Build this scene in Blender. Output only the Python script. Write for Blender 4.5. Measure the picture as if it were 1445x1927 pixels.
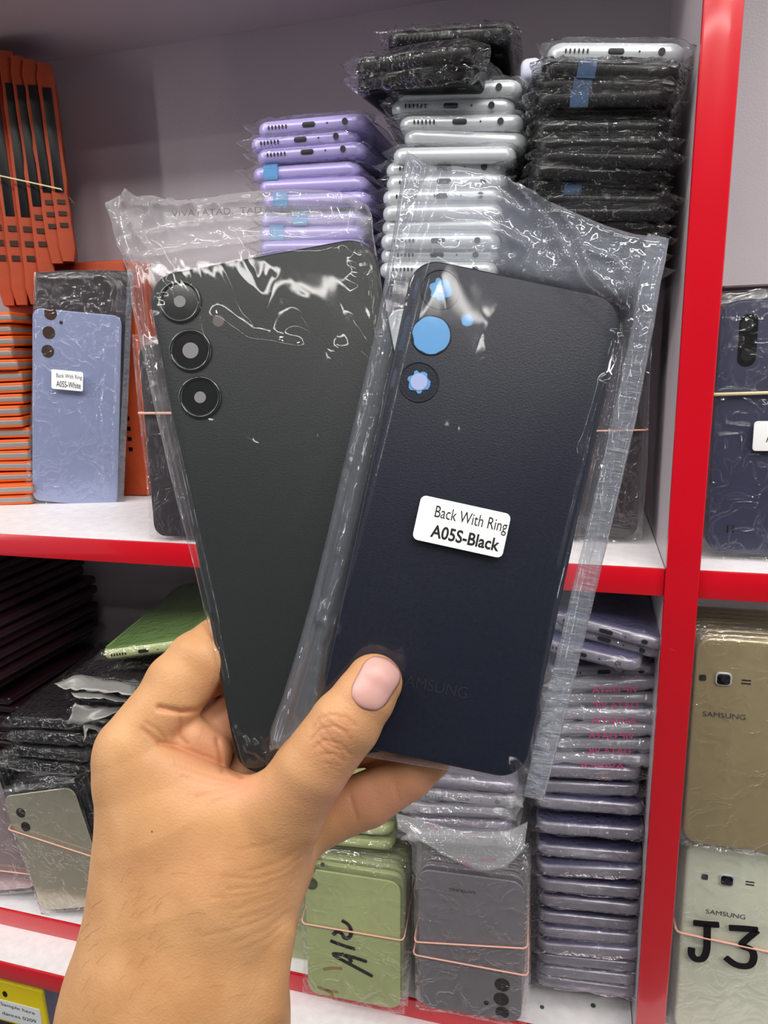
import bpy, bmesh, math, random
import numpy as np
from mathutils import Vector, Matrix, Euler, noise
for o in list(bpy.data.objects): bpy.data.objects.remove(o, do_unlink=True)
SC = bpy.context.scene
COL = SC.collection
R = math.radians
# ---------------------------------------------------------------- camera
H = 1.35
YAW, PIT, ROL, F = 2.73523097e-01, -2.29728847e-01, -2.78269555e-02, 1340.0
CX, CY = 722.5, 963.5
RM = Matrix.Rotation(YAW, 3, 'Z') @ Matrix.Rotation(math.pi/2+PIT, 3, 'X') @ Matrix.Rotation(ROL, 3, 'Z')
cam_d = bpy.data.cameras.new('camera'); cam = bpy.data.objects.new('camera', cam_d); COL.objects.link(cam)
cam.matrix_world = Matrix.Translation((0, 0, H)) @ RM.to_4x4()
cam_d.sensor_fit = 'HORIZONTAL'; cam_d.sensor_width = 36; cam_d.lens = 36*F/1445
cam_d.clip_start = 0.01; cam_d.clip_end = 50
SC.camera = cam
# ---------------------------------------------------------------- light
SC.view_settings.view_transform = 'Standard'; SC.view_settings.look = 'None'
SC.view_settings.gamma = 1; SC.view_settings.use_curve_mapping = False
SC.view_settings.exposure = -0.34
try:
    SC.cycles.transparent_max_bounces = 48; SC.cycles.max_bounces = 10
    SC.cycles.sample_clamp_indirect = 6
except Exception: pass
W = bpy.data.worlds.new('World'); SC.world = W; W.use_nodes = True
W.node_tree.nodes['Background'].inputs[0].default_value = (0.86, 0.90, 1.0, 1)
W.node_tree.nodes['Background'].inputs[1].default_value = 0.50
def area(name, loc, target, sx, sy, power, colr=(1, .97, .93)):
    l = bpy.data.lights.new(name, 'AREA'); l.shape = 'RECTANGLE'; l.size = sx; l.size_y = sy
    l.energy = power; l.color = colr
    o = bpy.data.objects.new(name, l); COL.objects.link(o); o.location = loc
    o.rotation_euler = (Vector(target)-Vector(loc)).to_track_quat('-Z', 'Y').to_euler()
    return o
area('tube_light', (0.35, -0.15, 2.42), (0.1, 0.3, 1.2), 1.2, 0.05, 13)
area('tube_light', (-0.75, -0.72, 2.42), (-.2, 0.45, 1.2), 1.2, 0.05, 17)
area('tube_light', (0.75, -0.72, 2.42), (0.1, 0.45, 1.2), 1.2, 0.05, 19)
area('tube_light', (-1.35, 0.0, 2.20), (-.2, 0.5, 1.2), 0.05, 1.0, 8)
area('tube_light', (0.1, -1.5, 2.42), (0.0, 0.45, 1.2), 1.2, 0.03, 3.2)
area('side_tube_light', (1.75, -0.45, 1.75), (0, 0.3, 1.3), 0.05, 1.2, 9)
area('side_tube_light', (-1.75, -0.55, 1.75), (0, 0.3, 1.3), 0.05, 1.2, 9)
# ---------------------------------------------------------------- helpers: pixels to points
def ray(u, v): return RM @ Vector(((u-CX)/F, -(v-CY)/F, -1.0))
def P(u, v, Y):
    r = ray(u, v); k = Y/r.y; return Vector((r.x*k, Y, r.z*k+H))
def Cc(u, v, d): return Vector((0, 0, H)) + ray(u, v)*d
def hit(u, v, p0, n):
    r = ray(u, v); o = Vector((0, 0, H)); k = (Vector(p0)-o).dot(n)/r.dot(n); return o+r*k
# ---------------------------------------------------------------- materials
def lin(c):
    return tuple((x/255/12.92 if x/255 <= .04045 else ((x/255+.055)/1.055)**2.4) for x in c)+(1,)
def newmat(n):
    m = bpy.data.materials.new(n); m.use_nodes = True; return m, m.node_tree
def mat(name, c, rough=.5, metal=0, spec=.5, bump=0, bscale=200, var=0, vscale=8, sheen=0, coat=0, emis=None):
    m, nt = newmat(name); b = nt.nodes['Principled BSDF']; c = lin(c)
    b.inputs['Base Color'].default_value = c; b.inputs['Roughness'].default_value = rough
    b.inputs['Metallic'].default_value = metal; b.inputs['Specular IOR Level'].default_value = spec
    b.inputs['Coat Weight'].default_value = coat; b.inputs['Coat Roughness'].default_value = .08
    tc = nt.nodes.new('ShaderNodeTexCoord')
    if bump:
        n = nt.nodes.new('ShaderNodeTexNoise'); n.inputs['Scale'].default_value = bscale; n.inputs['Detail'].default_value = 4
        bp = nt.nodes.new('ShaderNodeBump'); bp.inputs['Strength'].default_value = bump; bp.inputs['Distance'].default_value = .0006
        nt.links.new(tc.outputs['Object'], n.inputs['Vector']); nt.links.new(n.outputs['Fac'], bp.inputs['Height']); nt.links.new(bp.outputs['Normal'], b.inputs['Normal'])
    if var:
        n = nt.nodes.new('ShaderNodeTexNoise'); n.inputs['Scale'].default_value = vscale; n.inputs['Detail'].default_value = 6
        r = nt.nodes.new('ShaderNodeMapRange'); r.inputs[1].default_value = .3; r.inputs[2].default_value = .7
        mx = nt.nodes.new('ShaderNodeMix'); mx.data_type = 'RGBA'
        mx.inputs[6].default_value = tuple(x*(1-var) for x in c[:3])+(1,); mx.inputs[7].default_value = tuple(min(1, x*(1+var)) for x in c[:3])+(1,)
        nt.links.new(tc.outputs['Object'], n.inputs['Vector']); nt.links.new(n.outputs['Fac'], r.inputs[0]); nt.links.new(r.outputs[0], mx.inputs[0]); nt.links.new(mx.outputs[2], b.inputs['Base Color'])
    return m
def film(name, tint=(1, 1, 1), gl=1.6, base=.02, rough=.06, haze=.05, hazec=(.8, .82, .85), bump=.5, bscale=90, stretch=(1, 1, 1)):
    m, nt = newmat(name); N = nt.nodes; L = nt.links
    N.remove(N['Principled BSDF']); out = N['Material Output']
    tc = N.new('ShaderNodeTexCoord'); mp = N.new('ShaderNodeMapping'); mp.inputs['Scale'].default_value = stretch
    L.new(tc.outputs['Object'], mp.inputs['Vector'])
    n1 = N.new('ShaderNodeTexNoise'); n1.inputs['Scale'].default_value = bscale; n1.inputs['Detail'].default_value = 3; n1.inputs['Distortion'].default_value = 1.2
    L.new(mp.outputs[0], n1.inputs['Vector'])
    a = N.new('ShaderNodeMath'); a.operation = 'SUBTRACT'; a.inputs[1].default_value = .5; L.new(n1.outputs['Fac'], a.inputs[0])
    b = N.new('ShaderNodeMath'); b.operation = 'ABSOLUTE'; L.new(a.outputs[0], b.inputs[0])
    c = N.new('ShaderNodeMath'); c.operation = 'POWER'; c.inputs[1].default_value = .6; L.new(b.outputs[0], c.inputs[0])
    bp = N.new('ShaderNodeBump'); bp.inputs['Strength'].default_value = bump; bp.inputs['Distance'].default_value = .003; L.new(c.outputs[0], bp.inputs['Height'])
    ge = N.new('ShaderNodeNewGeometry'); io = N.new('ShaderNodeMapRange'); io.inputs[3].default_value = 1.5; io.inputs[4].default_value = 1/1.5; L.new(ge.outputs['Backfacing'], io.inputs[0])
    fr = N.new('ShaderNodeFresnel'); L.new(io.outputs[0], fr.inputs['IOR']); L.new(bp.outputs[0], fr.inputs['Normal'])
    ma = N.new('ShaderNodeMath'); ma.operation = 'MULTIPLY_ADD'; ma.inputs[1].default_value = gl; ma.inputs[2].default_value = base; ma.use_clamp = True
    L.new(fr.outputs[0], ma.inputs[0])
    tr = N.new('ShaderNodeBsdfTransparent'); tr.inputs[0].default_value = tint+(1,)
    df = N.new('ShaderNodeBsdfDiffuse'); df.inputs[0].default_value = hazec+(1,)
    mk = N.new('ShaderNodeAttribute'); mk.attribute_name = 'milk'
    mh = N.new('ShaderNodeMath'); mh.operation = 'MULTIPLY_ADD'; mh.inputs[1].default_value = .14; mh.inputs[2].default_value = haze; mh.use_clamp = True; L.new(mk.outputs['Fac'], mh.inputs[0])
    m1 = N.new('ShaderNodeMixShader'); L.new(mh.outputs[0], m1.inputs[0]); L.new(tr.outputs[0], m1.inputs[1]); L.new(df.outputs[0], m1.inputs[2])
    g = N.new('ShaderNodeBsdfGlossy'); g.inputs['Roughness'].default_value = rough; L.new(bp.outputs[0], g.inputs['Normal'])
    m2 = N.new('ShaderNodeMixShader'); L.new(ma.outputs[0], m2.inputs[0]); L.new(m1.outputs[0], m2.inputs[1]); L.new(g.outputs[0], m2.inputs[2])
    L.new(m2.outputs[0], out.inputs[0])
    return m
M = {}
M['lam_grey'] = mat('lilac grey laminate', (184, 174, 180), .38, bump=.25, bscale=600, var=.03)
M['lam_white'] = mat('white speckled laminate', (235, 232, 234), .45, bump=.2, bscale=500, var=.06, vscale=120)
M['red'] = mat('red glossy edge band', (198, 14, 32), .24, bump=.08, bscale=90, var=.05, coat=.5)
M['blueboard'] = mat('violet blue board', (176, 174, 236), .5)
M['black'] = mat('black plastic', (9, 10, 12), .3, spec=.2, var=.2)
M['tape_dark'] = mat('dark blue tape', (24, 58, 92), .4)
M['black_back'] = mat('charcoal back plate', (27, 31, 32), .42, spec=.3, bump=.15, bscale=1500, var=.12, vscale=900)
M['navy_back'] = mat('blue black back plate', (17, 21, 36), .38, spec=.3, bump=.15, bscale=1500, var=.25, vscale=700)
M['silver'] = mat('silver plastic', (205, 210, 214), .28, metal=.25, var=.03)
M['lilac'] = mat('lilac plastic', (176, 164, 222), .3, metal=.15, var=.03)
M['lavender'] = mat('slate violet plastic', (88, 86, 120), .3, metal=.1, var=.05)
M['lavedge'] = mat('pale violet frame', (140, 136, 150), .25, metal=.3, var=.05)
M['green'] = mat('light green plastic', (172, 182, 128), .33, var=.04)
M['green_dk'] = mat('leaf green plastic', (110, 140, 80), .35, var=.1)
M['grey_back'] = mat('warm grey back', (128, 124, 130), .3, metal=.2, var=.04)
M['mirror'] = mat('mirrored silver back', (196, 192, 170), .16, metal=.6)
M['mirror_pink_refl'] = mat('mirrored silver back tinted by pink reflection', (196, 176, 178), .16, metal=.6)  # silver mirror back; the pink reflection is put into its colour
M['gold'] = mat('champagne gold plastic', (172, 156, 118), .3, metal=.35, var=.04)
M['cream'] = mat('cream white plastic', (206, 210, 190), .35, var=.02)
M['navy_case'] = mat('dark navy case', (44, 46, 74), .5, var=.1, vscale=30)
M['icy'] = mat('ice violet back plate', (150, 160, 196), .28, metal=.3, var=.04)
M['orange'] = mat('orange card', (222, 92, 22), .55, bump=.2, bscale=120, var=.12, vscale=25)
M['orange_shade'] = mat('shade-darkened orange card', (168, 62, 20), .6, bump=.2, bscale=120, var=.15, vscale=25)  # darker copy of the orange card, shade put into its colour
M['dark'] = mat('dark opening', (8, 8, 9), .4)
M['darkpack'] = mat('dark grey packet', (46, 40, 44), .35, var=.2, vscale=20)
M['maroon'] = mat('dark maroon packet', (44, 22, 30), .35, var=.2, vscale=20)
M['brown'] = mat('brown window', (60, 40, 30), .3)
M['greyflap'] = mat('grey foil flap', (150, 148, 146), .4, metal=.3, bump=.4, bscale=150)
M['lens'] = mat('black lens glass', (10, 11, 12), .08, coat=.6)
M['lensring'] = mat('black glass ring', (26, 28, 29), .12, metal=.3, coat=.8)
M['dot'] = mat('pale lens centre', (122, 118, 122), .4)
M['dotbrown'] = mat('brown lens centre', (92, 80, 82), .4)
M['bluetape'] = mat('sky blue tape', (82, 146, 200), .45, var=.05, vscale=60)
M['lilacdot'] = mat('lilac dot', (160, 172, 215), .5)
M['label'] = mat('white paper label', (238, 239, 240), .6)
M['ink'] = mat('black ink', (16, 16, 18), .5)
M['marker'] = mat('black marker ink', (14, 14, 20), .3)
M['redink'] = mat('magenta ink', (196, 60, 110), .5)
M['wordmark'] = mat('dark grey wordmark', (34, 36, 41), .3)
M['greyword'] = mat('grey printed wordmark', (66, 66, 62), .4)
M['band'] = mat('pink rubber band', (226, 168, 150), .6)
M['bandcream'] = mat('cream rubber band', (226, 208, 160), .6)
M['yellow'] = mat('yellow card', (228, 205, 20), .35)
M['whitepaper'] = mat('white paper', (222, 226, 228), .4)
M['screw'] = mat('grey green screw', (120, 130, 115), .4, metal=.6)
M['crumple'] = mat('crumpled white film', (196, 198, 220), .35, bump=.5, bscale=300)
M['film'] = film('clear film', gl=1.2, base=.0, haze=.012, bump=.5, bscale=70)
M['film_crisp'] = film('crumpled clear film', gl=1.5, base=.0, rough=.035, haze=.008, bump=1.0, bscale=100)
M['film_stand'] = film('clear sleeve film', gl=1.3, base=.01, haze=.015, bump=.7, bscale=55)
M['film_milky'] = film('milky film', gl=1.4, base=.02, haze=.17, bump=.5, bscale=60)
M['filmA'] = film('crinkled clear bag film', gl=1.15, base=.0, rough=.05, haze=.012, bump=.08, bscale=28, stretch=(1.6, .5, 1))
M['filmB'] = film('thick glossy bag film', gl=1.1, base=.0, rough=.06, haze=.010, hazec=(.5, .55, .65), bump=.05, bscale=22, stretch=(1.4, .4, 1))
M['seal'] = film('grey sealed edge film', gl=.7, base=.02, rough=.3, haze=.30, hazec=(.13, .15, .19), bump=.5, bscale=260, stretch=(.3, 2, 1))
# ---------------------------------------------------------------- object helpers
def tag(o, label=None, cat=None, group=None, kind=None):
    if label: o['label'] = label
    if cat: o['category'] = cat
    if group: o['group'] = group
    if kind: o['kind'] = kind
    return o
def obj(name, vf, m, parent=None, smooth=True, angle=50):
    me = bpy.data.meshes.new(name); me.from_pydata([tuple(v) for v in vf[0]], [], vf[1]); me.update()
    if smooth:
        me.polygons.foreach_set('use_smooth', [True]*len(me.polygons))
        if angle is not None:
            try: me.set_sharp_from_angle(angle=R(angle))
            except Exception: pass
    me.materials.append(m if not isinstance(m, str) else M[m])
    o = bpy.data.objects.new(name, me); COL.objects.link(o)
    if parent: o.parent = parent
    return o
def empty(name, loc=(0, 0, 0), rot=(0, 0, 0)):
    o = bpy.data.objects.new(name, None); COL.objects.link(o); o.empty_display_size = .01
    o.location = loc; o.rotation_euler = rot; return o
def dup(root):
    r = root.copy(); COL.objects.link(r)
    for ch in list(root.children):
        c = ch.copy(); COL.objects.link(c); c.parent = r
        for g in ch.children:
            d = g.copy(); COL.objects.link(d); d.parent = c
    return r
def join(*vfs):
    V = []; Fc = []
    for v, f in vfs:
        n = len(V); V += list(v); Fc += [tuple(i+n for i in q) for q in f]
    return V, Fc
def xf(vf, mtx): return [mtx @ Vector(v) for v in vf[0]], vf[1]
def box(x0, x1, y0, y1, z0, z1):
    V = [(x0, y0, z0), (x1, y0, z0), (x1, y1, z0), (x0, y1, z0), (x0, y0, z1), (x1, y0, z1), (x1, y1, z1), (x0, y1, z1)]
    return V, [(0, 3, 2, 1), (4, 5, 6, 7), (0, 1, 5, 4), (1, 2, 6, 5), (2, 3, 7, 6), (3, 0, 4, 7)]
def bbox(x0, x1, y0, y1, z0, z1, r=.001):
    """box with bevelled edges"""
    bm = bmesh.new(); v, f = box(x0, x1, y0, y1, z0, z1)
    vs = [bm.verts.new(p) for p in v]
    for q in f: bm.faces.new([vs[i] for i in q])
    bmesh.ops.bevel(bm, geom=bm.edges[:], offset=r, segments=2, affect='EDGES', profile=.5)
    bm.verts.index_update(); out = ([x.co.copy() for x in bm.verts], [tuple(w.index for w in q.verts) for q in bm.faces]); bm.free(); return out
def rrect(w, l, r, n=6, cx=0, cy=0):
    pts = []
    for sx, sy, a0 in ((1, 1, 0), (-1, 1, 90), (-1, -1, 180), (1, -1, 270)):
        for i in range(n+1):
            a = R(a0+90*i/n); pts.append((cx+sx*(w/2-r)+r*math.cos(a), cy+sy*(l/2-r)+r*math.sin(a)))
    return pts
def rings(loops):
    n = len(loops[0]); V = [p for l in loops for p in l]; Fc = []
    for k in range(len(loops)-1):
        for i in range(n):
            j = (i+1) % n; Fc.append((k*n+i, k*n+j, (k+1)*n+j, (k+1)*n+i))
    Fc.append(tuple(range(n-1, -1, -1))); Fc.append(tuple((len(loops)-1)*n+i for i in range(n))); return V, Fc
def slab(w, l, t, rc, re, cx=0, cy=0, z0=0, n=6, es=4):
    """rounded slab lying in XY; rc corner radius, re edge rounding"""
    loops = []; re = min(re, t/2)
    prof = [(re*(1-math.sin(a)), re*(1-math.cos(a))) for a in [math.pi/2*i/es for i in range(es+1)]]
    for ins, z in prof: loops.append([(x, y, z0+z) for x, y in rrect(w-2*ins, l-2*ins, max(rc-ins, .0003), n, cx, cy)])
    for ins, z in reversed(prof): loops.append([(x, y, z0+t-z) for x, y in rrect(w-2*ins, l-2*ins, max(rc-ins, .0003), n, cx, cy)])
    return rings(loops)
def disc(cx, cy, z0, z1, r, n=28, sx=1):
    return rings([[(cx+sx*r*math.cos(2*math.pi*i/n), cy+r*math.sin(2*math.pi*i/n), z) for i in range(n)] for z in (z0, z1)])
def torus(cx, cy, z, r, rr, n=40, m=8):
    V = []; Fc = []
    for i in range(n):
        a = 2*math.pi*i/n
        for j in range(m):
            b = 2*math.pi*j/m; V.append((cx+(r+rr*math.cos(b))*math.cos(a), cy+(r+rr*math.cos(b))*math.sin(a), z+rr*math.sin(b)))
    for i in range(n):
        for j in range(m):
            Fc.append((i*m+j, ((i+1) % n)*m+j, ((i+1) % n)*m+(j+1) % m, i*m+(j+1) % m))
    return V, Fc
def tube(pts, r, closed=False, m=6):
    pts = [Vector(p) for p in pts]; n = len(pts); V = []; Fc = []
    for i, p in enumerate(pts):
        a = pts[(i-1) % n] if (closed or i > 0) else pts[i]; b = pts[(i+1) % n] if (closed or i < n-1) else pts[i]
        t = (b-a).normalized(); u = t.cross(Vector((0.1, .2, 1))).normalized(); w = t.cross(u)
        for j in range(m):
            c = 2*math.pi*j/m; V.append(p+u*(r*math.cos(c))+w*(r*math.sin(c)))
    for i in range(n if closed else n-1):
        k = (i+1) % n
        for j in range(m): Fc.append((i*m+j, k*m+j, k*m+(j+1) % m, i*m+(j+1) % m))
    if not closed:
        Fc.append(tuple(range(m-1, -1, -1))); Fc.append(tuple((n-1)*m+j for j in range(m)))
    return V, Fc
UP = Matrix(((1, 0, 0, 0), (0, 0, -1, 0), (0, 1, 0, 0), (0, 0, 0, 1)))     # lays (x, y, front) out as a standing sheet facing -Y
def text(body, width=None, height=None, ext=.00006, bold=0, align='LEFT'):
    c = bpy.data.curves.new('t', 'FONT'); c.body = body; c.size = 1; c.extrude = 0; c.offset = bold; c.resolution_u = 4
    o = bpy.data.objects.new('t', c); COL.objects.link(o); bpy.context.view_layer.update()
    me = bpy.data.meshes.new_from_object(o.evaluated_get(bpy.context.evaluated_depsgraph_get()))
    V = [v.co.copy() for v in me.vertices]; Fc = [tuple(p.vertices) for p in me.polygons]
    bpy.data.objects.remove(o); bpy.data.curves.remove(c); bpy.data.meshes.remove(me)
    x0 = min(v.x for v in V); x1 = max(v.x for v in V); y0 = min(v.y for v in V); y1 = max(v.y for v in V)
    sx = width/(x1-x0); sy = height/(y1-y0) if height else sx
    V = [Vector(((v.x-x0)*sx, (v.y-y0)*sy, 0)) for v in V]
    return V, Fc
def ridge(x, y, s=0, f=1.0):
    return 1-2*abs(noise.noise(Vector((x*f+s*7.3, y*f-s*3.1, s*1.7))))
def interp(pl, t):
    k = t*(len(pl)-1); i = min(int(k), len(pl)-2); a = k-i
    return pl[i][0]*(1-a)+pl[i+1][0]*a, pl[i][1]*(1-a)+pl[i+1][1]*a
def resample(pl, n):
    d = [0]
    for a, b in zip(pl, pl[1:]): d.append(d[-1]+math.dist(a, b))
    out = []
    for k in range(n):
        t = d[-1]*k/(n-1); i = 0
        while i < len(pl)-2 and d[i+1] < t: i += 1
        a = (t-d[i])/max(d[i+1]-d[i], 1e-9); out.append((pl[i][0]*(1-a)+pl[i+1][0]*a, pl[i][1]*(1-a)+pl[i+1][1]*a))
    return out
def segd(px, py, pl):
    best = 1e9
    for (ax, ay), (bx, by) in zip(pl, pl[1:]):
        dx, dy = bx-ax, by-ay; t = max(0, min(1, ((px-ax)*dx+(py-ay)*dy)/(dx*dx+dy*dy+1e-12)))
        best = min(best, math.hypot(px-ax-t*dx, py-ay-t*dy))
    return best
def sheet_pair(top, bottom, left, right, tf, tb, amp, seed, nx=60, nz=110, margin=.07, fs=(60, 22), ridges=(), crumple=None, split=False):
    """a bag: a front and a back sheet meeting at the outline. top/bottom/left/right are polylines of (x, y), z is towards the viewer."""
    T = resample(top, nx); B = resample(bottom, nx); Lf = resample(left, nz); Rt = resample(right, nz)
    Vf = []; Vb = []
    for j in range(nz):
        t = j/(nz-1)
        for i in range(nx):
            s = i/(nx-1)
            # Coons patch
            x = (1-s)*Lf[j][0]+s*Rt[j][0]+(1-t)*T[i][0]+t*B[i][0]-((1-s)*(1-t)*T[0][0]+s*(1-t)*T[-1][0]+(1-s)*t*B[0][0]+s*t*B[-1][0])
            y = (1-s)*Lf[j][1]+s*Rt[j][1]+(1-t)*T[i][1]+t*B[i][1]-((1-s)*(1-t)*T[0][1]+s*(1-t)*T[-1][1]+(1-s)*t*B[0][1]+s*t*B[-1][1])
            e = min(1, min(s, 1-s)/margin)*min(1, min(t, 1-t)/(margin*.6)); e = math.sin(e*math.pi/2)**.7
            n1 = ridge(x, y, seed, fs[0]); n2 = ridge(x*1.0, y*.35, seed+2, fs[0]*1.7); n3 = ridge(x, y, seed+5, fs[1])
            w = amp*(.5*n1+.35*n2+.6*n3)
            if crumple: w += crumple(x, y)*(.6*ridge(x, y, seed+9, 170)+.4*ridge(x, y, seed+11, 330))
            rd = 0
            for pl, a, wd in ridges:
                dd = segd(x, y, pl)
                if dd < wd*2.5: rd += a*math.exp(-(dd/wd)**2)
            Vf.append((x, y, tf*e+max(w, -tf*.25)*e+rd*min(1, e*1.5)))
            Vb.append((x, y, -tb*e-amp*.5*(n3+.5)*e))
    def quads(o, flip): return [((o+j*nx+i, o+(j+1)*nx+i, o+(j+1)*nx+i+1, o+j*nx+i+1) if not flip else (o+j*nx+i, o+j*nx+i+1, o+(j+1)*nx+i+1, o+(j+1)*nx+i)) for j in range(nz-1) for i in range(nx-1)]
    return (Vf+Vb, quads(0, False)+quads(nx*nz, True))
def pouch(w, h, t, mx=.004, mt=.006, mb=.004, amp=.0006, seed=0, nx=26, nz=44, fs=(70, 25), wav=.0015):
    """sleeve round a plate of size w x h x t; x 0..w, y 0..h, plate between z=-t and 0"""
    rnd = random.Random(seed)
    j = lambda: rnd.uniform(-wav, wav)
    top = [(-mx+j(), h+mt+j()), (w*.3, h+mt+j()), (w*.7, h+mt+j()), (w+mx+j(), h+mt+j())]
    bot = [(-mx+j(), -mb+j()), (w*.3, -mb+j()), (w*.7, -mb+j()), (w+mx+j(), -mb+j())]
    lf = [top[0], (-mx+j(), h*.66), (-mx+j(), h*.33), bot[0]]; rt = [top[-1], (w+mx+j(), h*.66), (w+mx+j(), h*.33), bot[-1]]
    V, Fc = sheet_pair(top, bot, lf, rt, t/2+.0008, t/2+.0006, amp, seed, nx, nz, margin=.05, fs=fs)
    return [(x, y, z-t/2) for x, y, z in V], Fc
def sleeve_flat(w, l, t, seed, ext=.006, front=.005, ka=1.0):
    """crinkled film round a phone lying flat, short end to the front (y=0)"""
    rnd = random.Random(seed); N = 44; st = [-front, -front*.55, -.0012, .001, .004, .009, .018, .035, .06, .1, l*.85, l+.002, l+.006]; loops = []
    ph = rnd.random()*9
    for k, y in enumerate(st):
        lp = []; pinch = [.25, .55, .92, 1.03, 1.06, 1.06, 1.05, 1.04, 1.04, 1.04, 1.04, 1.0, .3][k]
        for i in range(N):
            a = 2*math.pi*i/N; cx = math.cos(a); sz = math.sin(a)
            x = math.copysign(abs(cx)**.45, cx); z = math.copysign(abs(sz)**.4, sz)
            X = x*(w/2+.0012); Z = z*(t/2+.0006)*pinch
            side = max(0, abs(x)-.93)/.07
            nz_ = noise.noise(Vector((y*60+ph, (1 if x > 0 else -1)*5+ph, 0)))
            X += math.copysign(side*ext*(.7+.9*nz_), x)
            Z = Z*(1-side*.75)+side*t*.35*nz_
            q = Vector((X*130+ph, y*130, Z*260))
            am = (.0005 if y < .012 else .0003)*ka
            Z += am*ridge(X, y+Z, seed, 150)*(1-side*.3); yy = y+.0006*noise.noise(q*1.3)*(1 if k < 6 else 0)+(.0004*ka*ridge(X, Z, seed+3, 90) if k < 3 else 0)
            lp.append((X+side*.0012*noise.noise(q), yy, Z+t/2))
        loops.append(lp)
    return rings(loops)
def slots(w, t, flip=False):
    """openings on the short end of a phone, dark insets at y=0"""
    out = {}
    sp = []
    for k in range(6): sp.append(xf(disc(0, 0, -.0010, .00015, .0013, 12, .42), Matrix.Translation((-.0275+.0024*k, 0, t/2)) @ UP))
    out['speaker_slots'] = join(*sp)
    out['charging_port'] = xf(slab(.0088, .0030, .0012, .0014, .0003), Matrix.Translation((0, .001, t/2)) @ UP)
    out['microphone_hole'] = xf(disc(0, 0, -.0010, .00015, .0005, 10), Matrix.Translation((.0125, 0, t/2)) @ UP)
    out['headphone_jack'] = xf(disc(0, 0, -.0010, .00015, .0019, 18), Matrix.Translation((.0243, 0, t/2)) @ UP)
    return out
def place_flat(o, uL, vL, uR, vR, Y0, rz, w=.0755, t=.01):
    """put a flat phone so its front left edge shows at (uL, vL) at depth Y0"""
    p = P(uL, vL, Y0); dx = w*math.cos(rz); dy = w*math.sin(rz)
    q = P(uR, vR, Y0+dy); tilt = math.atan2(q.z-p.z, max(q.x-p.x, .03)); tilt = max(-.16, min(.16, tilt))
    m = Matrix.Translation(p) @ Matrix.Rotation(rz, 4, 'Z') @ Matrix.Rotation(-tilt, 4, 'Y') @ Matrix.Translation((w/2, 0, -t/2))
    o.location = m.to_translation(); o.rotation_euler = m.to_euler()
def make_flat(name, color, holes, seed, t=.0098, w=.0755, l=.160, tape=False, tapex=-.012, filmm='film', top=None, re=None):
    r = empty(name)
    obj('housing', slab(w, l, t, .0095, re or t*.45, 0, l/2+.0003), color, r)
    if top: obj('back_plate', slab(w-.004, l-.004, .0006, .008, .0002, 0, l/2+.0003, t-.0003), top, r)
    if holes:
        for k, vf in slots(w, t).items(): obj(k, vf, 'dark', r)
    if color == 'black': filmm = 'film_crisp'
    if tape:
        obj('tape', join(box(tapex-.005, tapex+.005, -.0007, .0002, t*.05, t*.95), box(tapex-.005, tapex+.005, .0002, .02, t*.98, t+.0004)), 'tape_dark' if color == 'black' else 'bluetape', r)
    obj('plastic_sleeve', sleeve_flat(w, l, t, seed, ka=4.5 if color in ('black', 'lavedge') else 2.6), filmm, r)
    return r
# ---------------------------------------------------------------- setting
YF, YB = .45, .64
ZC, ZM, ZL = H+.2675, H-.1392, H-.5075       # underside of top board, top of middle shelf, top of lower shelf
TH = .0172
XL, XD0, XD1, XR = -.72, .0533, .0722, .62
def struct(name, vf, m): return tag(obj(name, vf, m, smooth=False), kind='structure')
struct('floor', box(-2.5, 2.5, -2.4, 1.0, -.02, 0), mat('grey floor tile', (120, 116, 112), .3))
struct('ceiling', box(-2.5, 2.5, -2.4, 1.0, 2.5, 2.52), mat('grey ceiling paint', (104, 102, 98), .7))
struct('wall_front', box(-2.5, 2.5, -2.42, -2.4, 0, 2.5), mat('mottled grey wall for reflections', (66, 68, 78), .6, var=.8, vscale=1.8))  # strong mottle made up to vary the reflections in the bag film
struct('wall_back', box(-2.5, 2.5, .70, .72, 0, 2.5), mat('pale grey wall paint', (170, 168, 175), .7))
unit = tag(empty('display_shelf', (0, YB, 0)), 'grey laminate shelving unit with glossy red edging holding all the stacked phone parts', 'shelf')
def part(name, vf, m, p=unit, smooth=True, angle=40):
    vf = ([Vector(v)-p.matrix_world.translation if p.matrix_world.translation.length else Vector(v) for v in vf[0]], vf[1])
    return obj(name, vf, m, p, smooth, angle)
bpy.context.view_layer.update()
part('back_panel', box(XL, XR, YB, YB+.015, .02, 1.9), 'lam_grey', smooth=False)
part('side_panel', box(XL-.017, XL, YF, YB+.015, .02, 1.9), 'lam_grey', smooth=False)
part('side_panel', box(XR, XR+.017, YF, YB+.015, .02, 1.9), 'lam_grey', smooth=False)
dv = part('divider', box(XD0, XD1, YF, YB-.0003, H-.524, 1.9), 'lam_grey', smooth=False)
def band(p, vf):
    return obj('edge_band', vf, 'red', p, True, 40)
off = Vector((0, YB, 0))
def sh(vf): return [Vector(v)-off for v in vf[0]], vf[1]
def edged(name, x0, x1, y0, z0, z1, m='lam_white'):
    b = part(name, box(x0, x1, y0+.0012, YB-.0003, z0, z1), m, smooth=False)
    band(b, sh(bbox(x0, x1, y0-.0012, y0+.0014, z0-.0003, z1+.0004, .0008))); return b
dvb = band(dv, sh(bbox(XD0-.0004, XD1+.0004, YF-.004, YF+.0002, H-.524, 1.9, .0012)))
edged('shelf_board', XL, XD0-.0005, YF, ZC, ZC+TH, 'lam_grey')
edged('shelf_board', XD1+.0005, XR, YF, ZC+.1, ZC+.1+TH, 'lam_grey')
edged('shelf_board', XL, XD0-.0005, YF, ZM-TH, ZM)
edged('shelf_board', XD1+.0005, XR, YF, ZM-TH, ZM)
edged('shelf_board', XL, XD0-.0005, YF, ZL-TH, ZL)
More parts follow.
